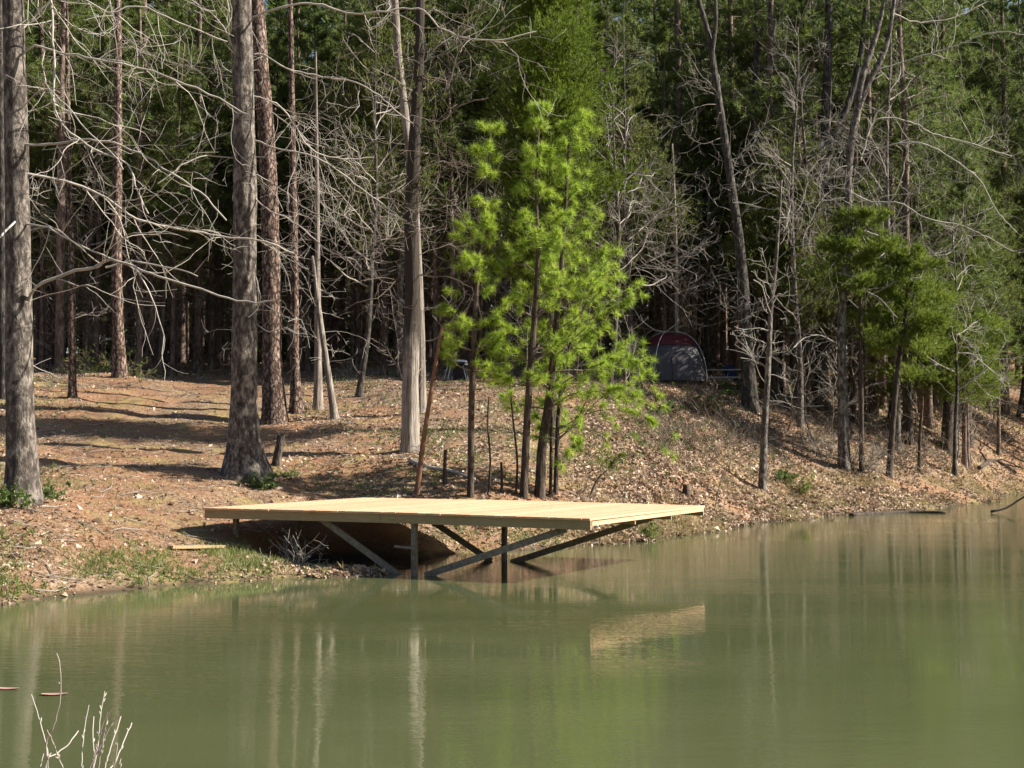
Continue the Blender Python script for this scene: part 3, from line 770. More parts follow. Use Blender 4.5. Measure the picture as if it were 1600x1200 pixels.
stem('stump', 'grey leaning stump post at the foot of the thick dark oak', (431, 727), [(436, 703), (441, 679)], [14, 13, 12], bark='darkoak', cat='stump')

# trees right of the young pines
T = PxTree('bare_tree', 'slender pale bare tree standing in front of the grey tent', (1058, 598), [(1058, 500), (1057, 420), (1054, 320), (1050, 225)], [9, 7, 6, 5, 3], 'cedarbark', 'twigpale', sides=8, flare=0.15)
T.limb([(1058, 430), (1075, 405), (1100, 375)], 4, 1.5, -0.3, 1, 2.2); T.limb([(1058, 415), (1085, 390), (1120, 365)], 4, 1.5, -0.3, 1, 2.2)
T.limb([(1058, 445), (1040, 420), (1010, 400)], 3, 1.5, -0.3, 1, 2.2); T.limb([(1058, 505), (1035, 520), (1000, 500), (985, 470)], 3, 1.5, -0.3, 1, 2.2)
T.auto(12, 2.5, 9, (0.8, 2.0), 2, rise=(-0.1, 0.8)); T.done()
T = PxTree('hardwood_tree', 'dark crooked forked hardwood leaning left right of the picnic table', (1172, 640), [(1168, 560), (1163, 480), (1155, 380), (1140, 270), (1125, 170), (1108, 60), (1085, -30), (1075, -120)], [24, 22, 20, 16, 13, 12, 9, 6, 4], 'darkoak', 'twig', sides=14, flare=0.3)
T.fork([(1117, 118), (1112, 85), (1118, 30), (1112, -60)], [9, 8, 6, 4])
T.limb([(1140, 285), (1150, 250), (1180, 210), (1200, 190)], 4, 1.5, -0.5, 1, 2.4); T.limb([(1150, 345), (1175, 320), (1205, 305)], 4, 1.5, -0.5, 1, 2.4)
T.auto(26, 3.5, 15, (0.8, 3.0), 2, rise=(-0.2, 0.5), kids=2.4); T.done()
px_pine('dark straight pine touching the crooked forked hardwood on its right', (1164, 606), [(1172, 480), (1178, 380), (1180, 200), (1182, 0)], [15, 14, 13, 12, 9], 18, 'darkoak').done()
T = PxTree('bare_tree', 'slim pale bare tree curving right alone on the slope by the water', (1191, 765), [(1194, 680), (1200, 580), (1205, 480), (1212, 420), (1217, 350), (1222, 280)], [13, 11, 9, 7, 6, 5, 3], 'oak', 'twigpale', sides=10, flare=0.15)
T.limb([(1207, 475), (1215, 460), (1221, 462), (1227, 455)], 4, 2, -0.2, 0); T.limb([(1206, 500), (1195, 470), (1190, 450), (1175, 440)], 3, 1.5, -0.2, 1)
T.auto(26, 2.6, 10, (0.5, 1.6), 2, rise=(-0.1, 0.9), kids=2.6, rmin=0.0065); T.done()

T = PxTree('oak_tree', 'tall slim oak with a forked top rising through the right cedars', (1319, 731), [(1317, 640), (1315, 560), (1316, 480), (1325, 380), (1326, 270), (1335, 195), (1352, 140), (1385, 72), (1402, -30)], [19, 16, 14, 13, 12, 12, 12, 11, 8, 5], 'oak', 'twigpale', sides=14, flare=0.3)
T.fork([(1337, 190), (1346, 125), (1372, 45), (1392, -40)], [12, 11, 8, 5])
T.limb([(1347, 243), (1380, 233), (1414, 230), (1458, 243), (1515, 287), (1540, 337), (1566, 372)], 5, 1.5, -1.5, 2, 3.2)
T.limb([(1345, 250), (1370, 185), (1431, 189), (1465, 202), (1532, 216), (1600, 236)], 5, 1.5, 0.8, 2, 3.2)
T.limb([(1330, 300), (1360, 315), (1400, 320), (1440, 345), (1500, 360), (1570, 400)], 5, 1.5, -1.0, 2, 3.2)
T.limb([(1365, 110), (1420, 95), (1480, 80), (1540, 60), (1600, 70)], 5, 1.5, -1.0, 2, 3.2)
T.limb([(1395, 20), (1440, 30), (1500, 20), (1560, -10)], 5, 1.5, 0.5, 2, 3.0)
T.limb([(1318, 470), (1340, 455), (1370, 470), (1390, 500)], 3, 1.5, -0.5, 2, 3.0)
T.limb([(1315, 540), (1280, 525), (1250, 530), (1230, 545)], 4, 1.5, -1.0, 2, 2.8)
T.auto(14, 4, 16, (0.8, 2.4), 2, rise=(-0.2, 0.5)); T.done()
T = PxTree('oak_tree', 'grey double stemmed oak parting in a V behind the forked slim oak', (1283, 642), [(1284, 500), (1286, 350), (1289, 245), (1293, 120), (1296, 0), (1298, -120)], [21, 19, 18, 17, 14, 12, 9], 'darkoak', 'twig', sides=14, flare=0.3)
T.fork([(1289, 250), (1305, 212), (1325, 165), (1345, 92), (1354, 10), (1360, -80)], [13, 12, 11, 9, 7, 4])
T.limb([(1285, 215), (1255, 160), (1235, 110), (1208, 75), (1206, 40)], 5, 2, -1.0, 2, 2.6)
T.limb([(1292, 120), (1272, 50), (1268, -40)], 6, 3, 0.4, 2, 2.2)
T.limb([(1287, 300), (1250, 260), (1238, 190), (1210, 130)], 5, 2, -1.0, 2, 2.6)
T.auto(24, 4, 19, (1.0, 3.5), 2, rise=(-0.2, 0.6), kids=2.4); T.done()

# cedars on the right shore
def shore_cedar(label, base, path, widths, y0, y1, width, nb, per, side=None, shape=None, lim=()):
    T = PxTree('cedar_tree', label, base, path, widths, 'darkbark', 'twigdark', sides=10, flare=0.3)
    T.auto(8, 0.8, z_at(T, y0), (0.5, 1.4), 1, rise=(-0.2, 0.4))
    cedar_crown(T.cr, T.br, T.on, z_at(T, y0), z_at(T, y1), width, nb, per, (13, 0.19, 0.022), shape or (lambda u: 1.05 - 0.8 * u), 0.004, (-0.1, 0.65), None, 0.075)
    T.done('rcedar')
shore_cedar('bushy cedar whose crown hides the middle of the forked slim oak', (1346, 738), [(1346, 640), (1345, 560), (1344, 440), (1345, 330)], [8, 7, 7, 5, 2], 470, 330, 2.2, 40, 90, shape=lambda u: 1.0 - 0.75 * u)
shore_cedar('thin stemmed cedar leaning right on the right shore', (1389, 746), [(1397, 640), (1405, 560), (1415, 490), (1420, 405)], [10, 9, 8, 6, 2], 580, 390, 2.6, 58, 95, shape=lambda u: 0.95 - 0.6 * u)
shore_cedar('straight dark trunked cedar between the leaning cedar and the rightmost cedar', (1421, 694), [(1421, 600), (1424, 540), (1428, 470), (1430, 410)], [12, 10, 9, 6, 2], 610, 400, 2.8, 58, 95)
shore_cedar('rightmost dense cedar hanging low over the right bank', (1479, 704), [(1482, 640), (1486, 560), (1490, 490), (1492, 425)], [19, 16, 13, 8, 2], 640, 430, 3.1, 85, 105, shape=lambda u: 1.0 - 0.62 * u)
px_pine('thin dark trunk on the right bank between the oak and the leaning cedar', (1436, 737), [(1437, 690), (1440, 640)], [6, 5, 4], 4, 'darkbark', name='sapling', cat='sapling').done()
px_pine('dim pine trunk right behind the forked slim oak', (1346, 652), [(1344, 560), (1341, 430), (1338, 300), (1336, 100)], [9, 8, 8, 7, 5], 14, 'backpine').done()

# ------------------------------------------------------------------ the woods behind
VAR = {
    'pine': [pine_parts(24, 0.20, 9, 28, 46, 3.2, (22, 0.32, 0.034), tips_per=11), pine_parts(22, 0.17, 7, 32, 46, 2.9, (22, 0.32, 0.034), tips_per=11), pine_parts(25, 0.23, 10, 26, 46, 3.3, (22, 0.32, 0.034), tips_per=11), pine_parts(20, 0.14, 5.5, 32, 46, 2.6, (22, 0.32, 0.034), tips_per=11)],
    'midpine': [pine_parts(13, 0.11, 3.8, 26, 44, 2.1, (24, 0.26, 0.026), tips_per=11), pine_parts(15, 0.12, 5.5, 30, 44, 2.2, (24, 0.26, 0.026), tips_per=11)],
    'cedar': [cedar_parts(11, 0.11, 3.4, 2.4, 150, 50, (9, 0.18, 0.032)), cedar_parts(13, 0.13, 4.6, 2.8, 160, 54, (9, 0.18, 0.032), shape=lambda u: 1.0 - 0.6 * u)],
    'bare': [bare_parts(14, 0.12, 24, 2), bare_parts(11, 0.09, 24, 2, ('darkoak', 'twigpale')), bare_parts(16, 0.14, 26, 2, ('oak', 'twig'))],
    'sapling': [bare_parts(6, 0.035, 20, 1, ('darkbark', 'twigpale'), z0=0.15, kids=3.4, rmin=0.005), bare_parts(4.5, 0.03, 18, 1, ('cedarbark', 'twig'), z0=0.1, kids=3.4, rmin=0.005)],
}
NAMES = {'pine': 'pine_tree', 'midpine': 'pine_tree', 'cedar': 'cedar_tree', 'bare': 'bare_tree', 'sapling': 'sapling'}
REG = [(-900, 330, 'behind the leafy knoll on the left'), (330, 690, 'behind the open track'), (690, 1010, 'behind the young pines'), (1010, 1260, 'behind the tent and picnic table'), (1260, 2600, 'on the hillside behind the right cedars')]
LAB = {'pine': 'tall dim pine in the woods %s', 'midpine': 'shorter pine with low green boughs in the woods %s', 'cedar': 'dull olive cedar in the woods %s',
       'bare': 'bare twiggy hardwood in the woods %s', 'sapling': 'thin bare understory sapling in the woods %s'}
GRP = {'pine': 'tall pines %s', 'midpine': 'green bough pines %s', 'cedar': 'woods cedars %s', 'bare': 'bare hardwoods %s', 'sapling': 'bare saplings %s'}
first = {}
placed = []
def clear(x, y):
    px = 800 + F * x / y
    if 280 < px < 620 and y < 64: return False
    if 960 < px < 1200 and y < 62: return False
    if 660 < px < 760 and y < 58: return False
    return True
def woods(kind, x, y, sc=None):
    px = 800 + F * x / y
    where = next((r[2] for r in REG if r[0] <= px < r[1]), REG[-1][2] if px > 0 else REG[0][2])
    k = int(rng.integers(len(VAR[kind]))); z = float(ground(x, y)) - 0.05
    sc = sc or rng.uniform(0.85, 1.15); rz = rng.uniform(0, 6.28)
    key = (kind, k)
    if key not in first:
        first[key] = plant_tree(NAMES[kind], VAR[kind][k], (x, y, z), LAB[kind] % where, 'sapling' if kind == 'sapling' else 'tree', GRP[kind] % where, rz, sc)
    else:
        copy_tree(first[key], (x, y, z), LAB[kind] % where, rz, sc, GRP[kind] % where)
    placed.append((x, y))
def try_place(kind, y0, y1, px0, px1, dmin, n):
    c = 0
    for _ in range(n * 30):
        if c >= n: break
        y = rng.uniform(y0, y1); px = rng.uniform(px0, px1); x = (px - 800) * y / F
        if not clear(x, y) or float(ground(x, y)) < 0.8: continue
        if any((x - a) ** 2 + (y - b) ** 2 < dmin * dmin for a, b in placed): continue
        woods(kind, x, y); c += 1
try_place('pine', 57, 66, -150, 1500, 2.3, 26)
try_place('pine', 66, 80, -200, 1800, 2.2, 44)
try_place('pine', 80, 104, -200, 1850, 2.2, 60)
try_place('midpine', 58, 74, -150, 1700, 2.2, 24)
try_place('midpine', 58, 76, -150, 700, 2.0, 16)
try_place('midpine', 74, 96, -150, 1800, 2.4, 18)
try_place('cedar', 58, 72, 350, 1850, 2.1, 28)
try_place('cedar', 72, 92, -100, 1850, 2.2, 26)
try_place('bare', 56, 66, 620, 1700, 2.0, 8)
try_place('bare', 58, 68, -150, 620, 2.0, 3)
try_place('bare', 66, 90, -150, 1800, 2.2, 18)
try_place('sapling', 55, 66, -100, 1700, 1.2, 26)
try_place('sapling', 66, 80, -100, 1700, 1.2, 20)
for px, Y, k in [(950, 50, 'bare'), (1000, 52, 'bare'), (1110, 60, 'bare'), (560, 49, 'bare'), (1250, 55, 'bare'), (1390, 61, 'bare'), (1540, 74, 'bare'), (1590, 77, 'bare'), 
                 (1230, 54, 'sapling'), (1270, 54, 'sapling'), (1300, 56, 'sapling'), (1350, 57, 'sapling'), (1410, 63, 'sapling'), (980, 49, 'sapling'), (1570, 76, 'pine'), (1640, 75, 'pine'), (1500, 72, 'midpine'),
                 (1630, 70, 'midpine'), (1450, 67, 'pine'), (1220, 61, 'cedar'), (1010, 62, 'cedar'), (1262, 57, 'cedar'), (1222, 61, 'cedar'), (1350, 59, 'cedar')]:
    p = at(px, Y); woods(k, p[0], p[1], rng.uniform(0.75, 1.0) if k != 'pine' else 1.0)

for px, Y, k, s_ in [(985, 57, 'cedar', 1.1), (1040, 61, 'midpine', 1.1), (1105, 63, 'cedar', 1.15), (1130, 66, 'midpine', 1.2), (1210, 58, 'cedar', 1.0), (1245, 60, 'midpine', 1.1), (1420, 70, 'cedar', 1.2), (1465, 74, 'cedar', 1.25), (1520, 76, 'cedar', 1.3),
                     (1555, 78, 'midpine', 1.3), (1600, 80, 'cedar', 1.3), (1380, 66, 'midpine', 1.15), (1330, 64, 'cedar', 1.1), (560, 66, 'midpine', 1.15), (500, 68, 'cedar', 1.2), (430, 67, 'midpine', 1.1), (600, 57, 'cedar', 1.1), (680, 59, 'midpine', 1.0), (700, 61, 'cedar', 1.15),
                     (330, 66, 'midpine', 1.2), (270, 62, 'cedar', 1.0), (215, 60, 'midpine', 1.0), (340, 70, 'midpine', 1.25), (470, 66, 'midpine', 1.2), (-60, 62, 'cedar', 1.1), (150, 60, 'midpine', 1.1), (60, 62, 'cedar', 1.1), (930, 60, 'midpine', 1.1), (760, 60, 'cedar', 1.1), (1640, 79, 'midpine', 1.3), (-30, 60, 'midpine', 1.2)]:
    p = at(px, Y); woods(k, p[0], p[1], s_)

# the far wood: nobody could count its trees
mb = MB(); fr = MB()
for i in range(420):
    y = rng.uniform(104, 150); x = rng.uniform(-0.46, 0.5) * y * 1.15
    z = float(ground(x, y)); h = rng.uniform(20, 30); r = rng.uniform(0.1, 0.22)
    k = rng.normal(0, 0.25, 2)
    mb.tube([(x, y, z - 0.3), (x + k[0], y + k[1], z + h * 0.5), (x + 2 * k[0], y + 2 * k[1], z + h)], [r, r * 0.75, r * 0.3], 6)
fw = mb.build('far_woods', M['backpine']); fw['kind'] = 'stuff'
n_ = 42000
yy = rng.uniform(104, 152, n_); xx = rng.uniform(-0.46, 0.5, n_) * yy * 1.15
zz = ground(xx, yy) + 0.3 + 31 * rng.random(n_) ** 0.95
keep = vnoise(xx * 0.35, zz * 0.3 + yy * 0.2, 9) > 0.15
tufts(fr, np.stack([xx, yy, zz], -1)[keep], nrm(rng.normal(size=(int(keep.sum()), 3)) + np.array([0, 0, 0.7])), 9, 1.15, 0.26, (10, 88), 0.8)
ff = fr.build('far_foliage', M['wpine'], None, False); ff['kind'] = 'stuff'

# ------------------------------------------------------------------ dock
def wood_mat(name, c0, c1, axis_scale, rough=0.75, turn=-0.407):
    m, t, N, L, B = mat(name)
    tc = N.new('ShaderNodeTexCoord'); g = N.new('ShaderNodeNewGeometry')
    mp = N.new('ShaderNodeMapping'); mp.vector_type = 'TEXTURE'; mp.inputs['Rotation'].default_value = (0, 0, turn)
    mp.inputs['Scale'].default_value = tuple(1 / a_ for a_ in axis_scale); L.new(tc.outputs['Object'], mp.inputs['Vector'])
    n = noise(N, L, mp.outputs[0], 5, 5, 0.6)
    n2 = noise(N, L, tc.outputs['Object'], 0.9, 3)
    r = ramp(N, [(0.22, tuple(c * 0.72 for c in c0)), (0.38, c0), (0.7, c1)])
    a = N.new('ShaderNodeMath'); a.operation = 'MULTIPLY_ADD'; L.new(g.outputs['Random Per Island'], a.inputs[0]); a.inputs[1].default_value = 0.22
    b = N.new('ShaderNodeMath'); b.operation = 'MULTIPLY_ADD'; L.new(n2.outputs['Fac'], b.inputs[0]); b.inputs[1].default_value = 0.3; b.inputs[2].default_value = -0.22
    L.new(b.outputs[0], a.inputs[2])
    s = N.new('ShaderNodeMath'); s.operation = 'ADD'; L.new(a.outputs[0], s.inputs[0]); L.new(n.outputs['Fac'], s.inputs[1])
    L.new(s.outputs[0], r.inputs[0]); L.new(r.outputs[0], B.inputs['Base Color'])
    B.inputs['Roughness'].default_value = rough; B.inputs['Specular IOR Level'].default_value = 0.3
    bp = N.new('ShaderNodeBump'); bp.inputs['Strength'].default_value = 0.3; bp.inputs['Distance'].default_value = 0.01
    L.new(n.outputs['Fac'], bp.inputs['Height']); L.new(bp.outputs[0], B.inputs['Normal'])
    return m
M['deck'] = wood_mat('new_pine_boards', (0.50, 0.29, 0.165), (0.64, 0.40, 0.25), (12, 1.0, 12))
M['beam'] = wood_mat('treated_beam_wood', (0.27, 0.19, 0.095), (0.37, 0.275, 0.15), (1, 12, 12))
M['oldwood'] = wood_mat('weathered_wood', (0.13, 0.105, 0.08), (0.26, 0.215, 0.165), (3, 12, 3), 0.85)
M['wetwood'] = wood_mat('dark_wet_wood', (0.06, 0.045, 0.035), (0.14, 0.11, 0.085), (3, 12, 3), 0.7)

A_ = np.array([-5.74, 27.4, 0]); B_ = np.array([1.45, 24.3, 0])
LEN = float(np.linalg.norm(B_ - A_)); ux = (B_ - A_) / LEN; uy = nrm(np.array([-ux[1], ux[0], 0]) + 0.085 * ux); LEN -= 0.17
DEP = 5.3; ZT = 1.10
def dz(s):
    u = s / LEN
    return -0.035 * max(0.0, (u - 0.47) / 0.53) ** 1.2
def DK(s, d, z): return A_ + ux * s + uy * d + np.array([0, 0, z + dz(s)])
dock_loc = np.array([*(A_ + ux * LEN / 2 + uy * DEP / 2)[:2], 0.0])
dock = thing('wooden_dock', 'new unpainted wooden dock platform on posts and braces at the bank', 'dock', dock_loc)
def D(s, d, z): return DK(s, d, z) - dock_loc
# boards run from the water side to the bank
mb = MB(); pitch = 0.1445; s0 = 0.0; i = 0
while s0 < LEN - 0.05:
    wdt = 0.1405; o0 = -0.012 + rng.uniform(-0.004, 0.004); zj = rng.normal(0, 0.0015)
    c = (D(s0 + wdt / 2, o0, ZT) + D(s0 + wdt / 2, DEP + rng.uniform(-0.02, 0.03), ZT)) / 2 + np.array([0, 0, -0.018 + zj])
    mb.box(c, (wdt / 2, (DEP - o0 + 0.01) / 2, 0.018), ux, uy)
    s0 += pitch; i += 1
mb.build('deck_boards', M['deck'], dock, False)
ZB = ZT - 0.037
def beam(d, s_a, s_b, h=0.155, w=0.04, m='beam'):
    b = MB(); k = 6
    ss = np.linspace(s_a, s_b, k + 1)
    V = []
    for a in ss:
        q = D(a, d, ZB - h / 2)
        V += [q + uy * w / 2 * i + np.array([0, 0, h / 2 * j]) for i, j in ((-1, -1), (1, -1), (1, 1), (-1, 1))]
    b.add(V, [[i * 4 + j, i * 4 + (j + 1) % 4, i * 4 + 4 + (j + 1) % 4, i * 4 + 4 + j] for i in range(k) for j in range(4)] + [[3, 2, 1, 0], [k * 4, k * 4 + 1, k * 4 + 2, k * 4 + 3]])
    return b.build('beam', M[m], dock, False)
SJ = LEN * 0.485
beam(0.045, 0.02, SJ - 0.003); beam(0.045, SJ + 0.003, LEN - 0.01)
beam(0.086, SJ - 0.5, SJ + 0.5, 0.16)
beam(DEP * 0.36, 0.05, LEN - 0.02); beam(DEP * 0.68, 0.05, LEN - 0.02); beam(DEP - 0.05, 0.02, LEN - 0.01)
b = MB(); b.bar(D(LEN - 0.012, 0.075, ZB - 0.05), D(LEN - 0.012, DEP - 0.08, ZB - 0.035), 0.024, 0.07, ux); b.build('rim_board', M['deck'], dock, False)
def post(s, d, zb, zt=None, w=0.085):
    b = MB(); p = D(s, d, 0); b.box((p[0], p[1], ((zt or ZB - 0.02) + zb) / 2), (w / 2, w / 2, ((zt or ZB - 0.02) - zb) / 2), ux, uy)
    b.build('post', M['oldwood'], dock, False)
def find_s(px, d):
    ss = np.linspace(0, LEN, 800); q = np.array([DK(s, d, 0.5) for s in ss]); return float(ss[np.argmin(abs(800 + F * q[:, 0] / q[:, 1] - px))])
sp = find_s(648, 0.14); post(sp, 0.14, -1.2)
sb = find_s(788, DEP * 0.62); post(sb, DEP * 0.62, -1.0)
sl_ = find_s(370, 0.6); post(sl_, 0.6, 0.2)
post(0.6, DEP - 0.35, 0.4)
def brace(s0, z0, s1, z1, d, w=0.045, h=0.115):
    b = MB(); b.bar(D(s0, d, z0), D(s1, d, z1), w, h, uy); b.build('brace', M['oldwood'], dock, False)
def find_z(py, s, d):
    p = DK(s, d, 0); dd = ray(800, py); return H + dd[2] / dd[1] * p[1]
def px_brace(a, b_, d, ext=0.25):
    s_a, s_b = find_s(a[0], d), find_s(b_[0], d); z_a, z_b = find_z(a[1], s_a, d), find_z(b_[1], s_b, d)
    l = ext / max(0.1, math.hypot(s_b - s_a, z_b - z_a))
    brace(s_a - (s_b - s_a) * l, z_a - (z_b - z_a) * l, s_b, z_b, d)
px_brace((612, 890), (500, 808), 0.26)
px_brace((684, 892), (884, 824), 0.2)
px_brace((816, 873), (1018, 806), DEP * 0.66)
px_brace((752, 866), (672, 812), DEP * 0.66)
b = MB(); zc = find_z(856, sp, 0.08); b.bar(D(sp - 0.36, 0.08, zc + 0.02), D(sp + 0.06, 0.08, zc), 0.03, 0.045, uy); b.build('cleat', M['oldwood'], dock, False)

# ------------------------------------------------------------------ loose wood
def log(name, label, cat, pxs, Y=None, r=(0.06, 0.04), m='wetwood', lift=0.03, twigs=0, on_water=False, flat=False):
    pts = []
    for x, y in pxs:
        if on_water: d = ray(x, y); t_ = -H / d[2]; p = CAM + d * t_
        elif Y: p = P(x, y, Y)
        else: p = hit(x, y)
        pts.append(p + np.array([0, 0, lift]))
    pts = np.array(pts); loc = pts.mean(0); pts -= loc
    b = MB(); q = smooth_path(pts, 0.15); rr = np.linspace(r[0], r[1], len(q))
    if flat: b.bar(pts[0], pts[-1], r[0], r[1])
    else: b.tube(q, rr, 9, 0.12, True)
    if twigs: spawn(b, q, rr, 1, 0.25, 0.05, twigs, (30, 70), 0.005, 0.12)
    o = b.build(name, M[m], None, not flat, tuple(loc)); return tag(o, label, cat)
log('fallen_log', 'dark waterlogged log floating along the right bank', 'log', [(1330, 806), (1375, 803), (1420, 801), (1478, 802)], r=(0.085, 0.06), m='darkbark', lift=0.01, on_water=True)
log('fallen_branch', 'thin bare branch poking out of the water at the right edge', 'branch', [(1548, 801), (1572, 795), (1590, 784), (1612, 770), (1630, 755)], Y=47, r=(0.045, 0.02), twigs=1.2)
log('wooden_board', 'pale loose board lying on the bank left of the dock', 'board', [(266, 860), (388, 858)], r=(0.14, 0.05), m='beam', lift=0.05, flat=True)
log('fallen_log', 'pale peeled limb lying behind the deck near the dark stake', 'log', [(640, 722), (668, 733), (702, 738), (742, 752)], r=(0.05, 0.035), m='twigpale', lift=0.04)
log('fallen_branch', 'dark root snag sticking out of the right bank', 'branch', [(1530, 735), (1552, 722), (1570, 730), (1588, 742)], r=(0.10, 0.05), m='darkbark', lift=0.1, twigs=3)
log('fallen_branch', 'thin dead branch lying on the shaded slope left of the pale curving tree', 'branch', [(1080, 664), (1110, 667), (1140, 674)], r=(0.04, 0.02), m='darkbark', lift=0.04, twigs=1)
log('fallen_branch', 'forked dead branch standing on the bank right of the deck corner', 'branch', [(1116, 800), (1122, 770), (1128, 745), (1140, 720)], Y=40.5, r=(0.02, 0.008), m='twigdark', lift=0.0, twigs=2)

# ------------------------------------------------------------------ camp
M['tentgrey'] = plain('grey_tent_cloth', (0.05, 0.047, 0.058), 0.6, 0.3, 0.15, 3)
M['tentred'] = plain('dark_red_tent_cloth', (0.075, 0.011, 0.015), 0.6, 0.3, 0.15, 3)
M['metal'] = plain('grey_pole_metal', (0.4, 0.42, 0.44), 0.4, 0.5, 0.1)
M['navy'] = plain('navy_cloth', (0.025, 0.035, 0.10), 0.7)
M['table'] = plain('grey_table_boards', (0.3, 0.3, 0.3), 0.7, 0.3, 0.2)
M['canvas'] = plain('pale_canvas', (0.62, 0.6, 0.62), 0.7)
M['black'] = plain('black_cloth', (0.02, 0.02, 0.025), 0.8)
M['teal'] = plain('pale_blue_metal', (0.35, 0.47, 0.5), 0.5)
b0 = at(1048, 57.0); tw = 52 * 57 / F; th = float(P(0, 522, 57)[2] - b0[2])
tent = thing('tent', 'grey dome tent with a dark red top on the rise', 'tent', b0, rz=0.3)
def dome(b, wx, wy, hz, u0, u1, k=1.0, nu=14, nv=28):
    V = []
    for i in range(nu + 1):
        u = u0 + (u1 - u0) * i / nu
        e = math.cos(u * math.pi / 2) ** 0.75; z = math.sin(u * math.pi / 2)
        for j in range(nv):
            a = 2 * math.pi * j / nv
            sq = (abs(math.cos(a)) ** 3.2 + abs(math.sin(a)) ** 3.2) ** (-1 / 3.2)
            V.append((wx * k * e * math.cos(a) * sq, wy * k * e * math.sin(a) * sq, hz * (k if u0 > 0.2 else 1) * z))
    Q = [[i * nv + j, i * nv + (j + 1) % nv, (i + 1) * nv + (j + 1) % nv, (i + 1) * nv + j] for i in range(nu) for j in range(nv)]
    b.add(V, Q)
b = MB(); dome(b, tw, tw * 0.9, th, 0.0, 0.97); b.build('tent_body', M['tentgrey'], tent)
b = MB(); dome(b, tw, tw * 0.9, th, 0.52, 1.0, 1.03)
b.build('rain_fly', M['tentred'], tent)
for k in range(2):
    b = MB(); a = math.pi / 4 + k * math.pi / 2
    pts = []
    for u in np.linspace(-1, 1, 25):
        e = math.cos((1 - abs(u)) * math.pi / 2) ** 0.75; z = math.sin((1 - abs(u)) * math.pi / 2)
        sq = (2 * math.cos(math.pi / 4) ** 3.2) ** (-1 / 3.2); sg = 1 if u > 0 else -1
        pts.append((sg * tw * 1.05 * e * math.cos(a) * sq, sg * tw * 0.945 * e * math.sin(a) * sq, th * 1.045 * z))
    b.tube(pts, 0.014, 6); b.build('tent_pole', M['metal'], tent)
b = MB()
V = [(-0.42, -0.02, 0.02), (0.42, -0.02, 0.02)] + [(0.42 * math.cos(a), -0.02, 0.75 + 0.35 * math.sin(a)) for a in np.linspace(0, math.pi, 9)]
Vf = [(x, -tw * 0.9 * (1 - 0.22 * max(0, z) ** 1.6 / th) - 0.03, z) for x, y, z in V]; Vb = [(x, y + 0.03, z) for x, y, z in Vf]
nV = len(V); b.add(Vf + Vb, [[i, (i + 1) % nV, nV + (i + 1) % nV, nV + i] for i in range(nV)], [[0, i + 1, i] for i in range(1, nV - 1)] + [[nV, nV + i, nV + i + 1] for i in range(1, nV - 1)])
b.build('tent_door', M['tentgrey'], tent, False)

b0 = at(1127, 57.5)
pt = thing('picnic_table', 'weathered grey picnic table with benches right of the tent', 'table', b0, rz=-0.06)
for y0 in (-0.3, -0.1, 0.1, 0.3):
    pass
b = MB()
for y0 in (-0.285, -0.095, 0.095, 0.285): b.box((0, y0, 0.755), (0.92, 0.09, 0.02))
b.build('tabletop', M['table'], pt, False)
for sy in (-1, 1):
    b = MB(); b.box((0, sy * 0.68, 0.45), (0.92, 0.13, 0.02)); b.build('bench', M['table'], pt, False)
for sx in (-0.62, 0.62):
    b = MB(); b.bar((sx, -0.62, 0.0), (sx, -0.18, 0.735), 0.04, 0.09, (1, 0, 0)); b.bar((sx + 0.045, 0.62, 0.0), (sx + 0.045, 0.18, 0.735), 0.04, 0.09, (1, 0, 0)); b.bar((sx - 0.045, -0.8, 0.39), (sx - 0.045, 0.8, 0.39), 0.04, 0.08, (1, 0, 0))
    b.build('leg_frame', M['darkoak'], pt, False)

b0 = at(1147, 59.5)
ch = thing('camp_chair', 'navy blue folding camp chair behind the picnic table', 'chair', b0, rz=0.25)
b = MB()
V = [];
for i in range(9):
    a = i / 8
    for j in range(9):
        u = j / 8 - 0.5; V.append((u * 0.62, 0.30 + 0.14 * a - 0.10 * (1 - 4 * u * u), 0.45 + 0.52 * a * (1 - 0.25 * (2 * abs(u)) ** 4)))
b.add(V, [[i * 9 + j, i * 9 + j + 1, (i + 1) * 9 + j + 1, (i + 1) * 9 + j] for i in range(8) for j in range(8)])
b.build('backrest', M['navy'], ch)
b = MB(); b.add([(-0.3 + 0.6 * i / 6, -0.25 + 0.55 * j / 6, 0.45 - 0.06 * math.sin(i / 6 * math.pi) * math.sin(j / 6 * math.pi)) for j in range(7) for i in range(7)], [[j * 7 + i, j * 7 + i + 1, (j + 1) * 7 + i + 1, (j + 1) * 7 + i] for j in range(6) for i in range(6)])
b.build('seat', M['navy'], ch)
for sx in (-0.33, 0.33):
    b = MB(); b.tube([(sx, -0.28, 0.66), (sx, 0.0, 0.67), (sx, 0.34, 0.7)], 0.03, 6); b.build('armrest', M['navy'], ch)
    for y0, y1 in ((-0.27, 0.27), (0.3, -0.24)):
        b = MB(); b.tube([(sx, y0, 0.0), (sx * 1.02, (y0 + y1) / 2, 0.3), (sx, y1, 0.7 if y1 < 0 else 0.6)], 0.012, 6); b.build('leg', M['metal'], ch)

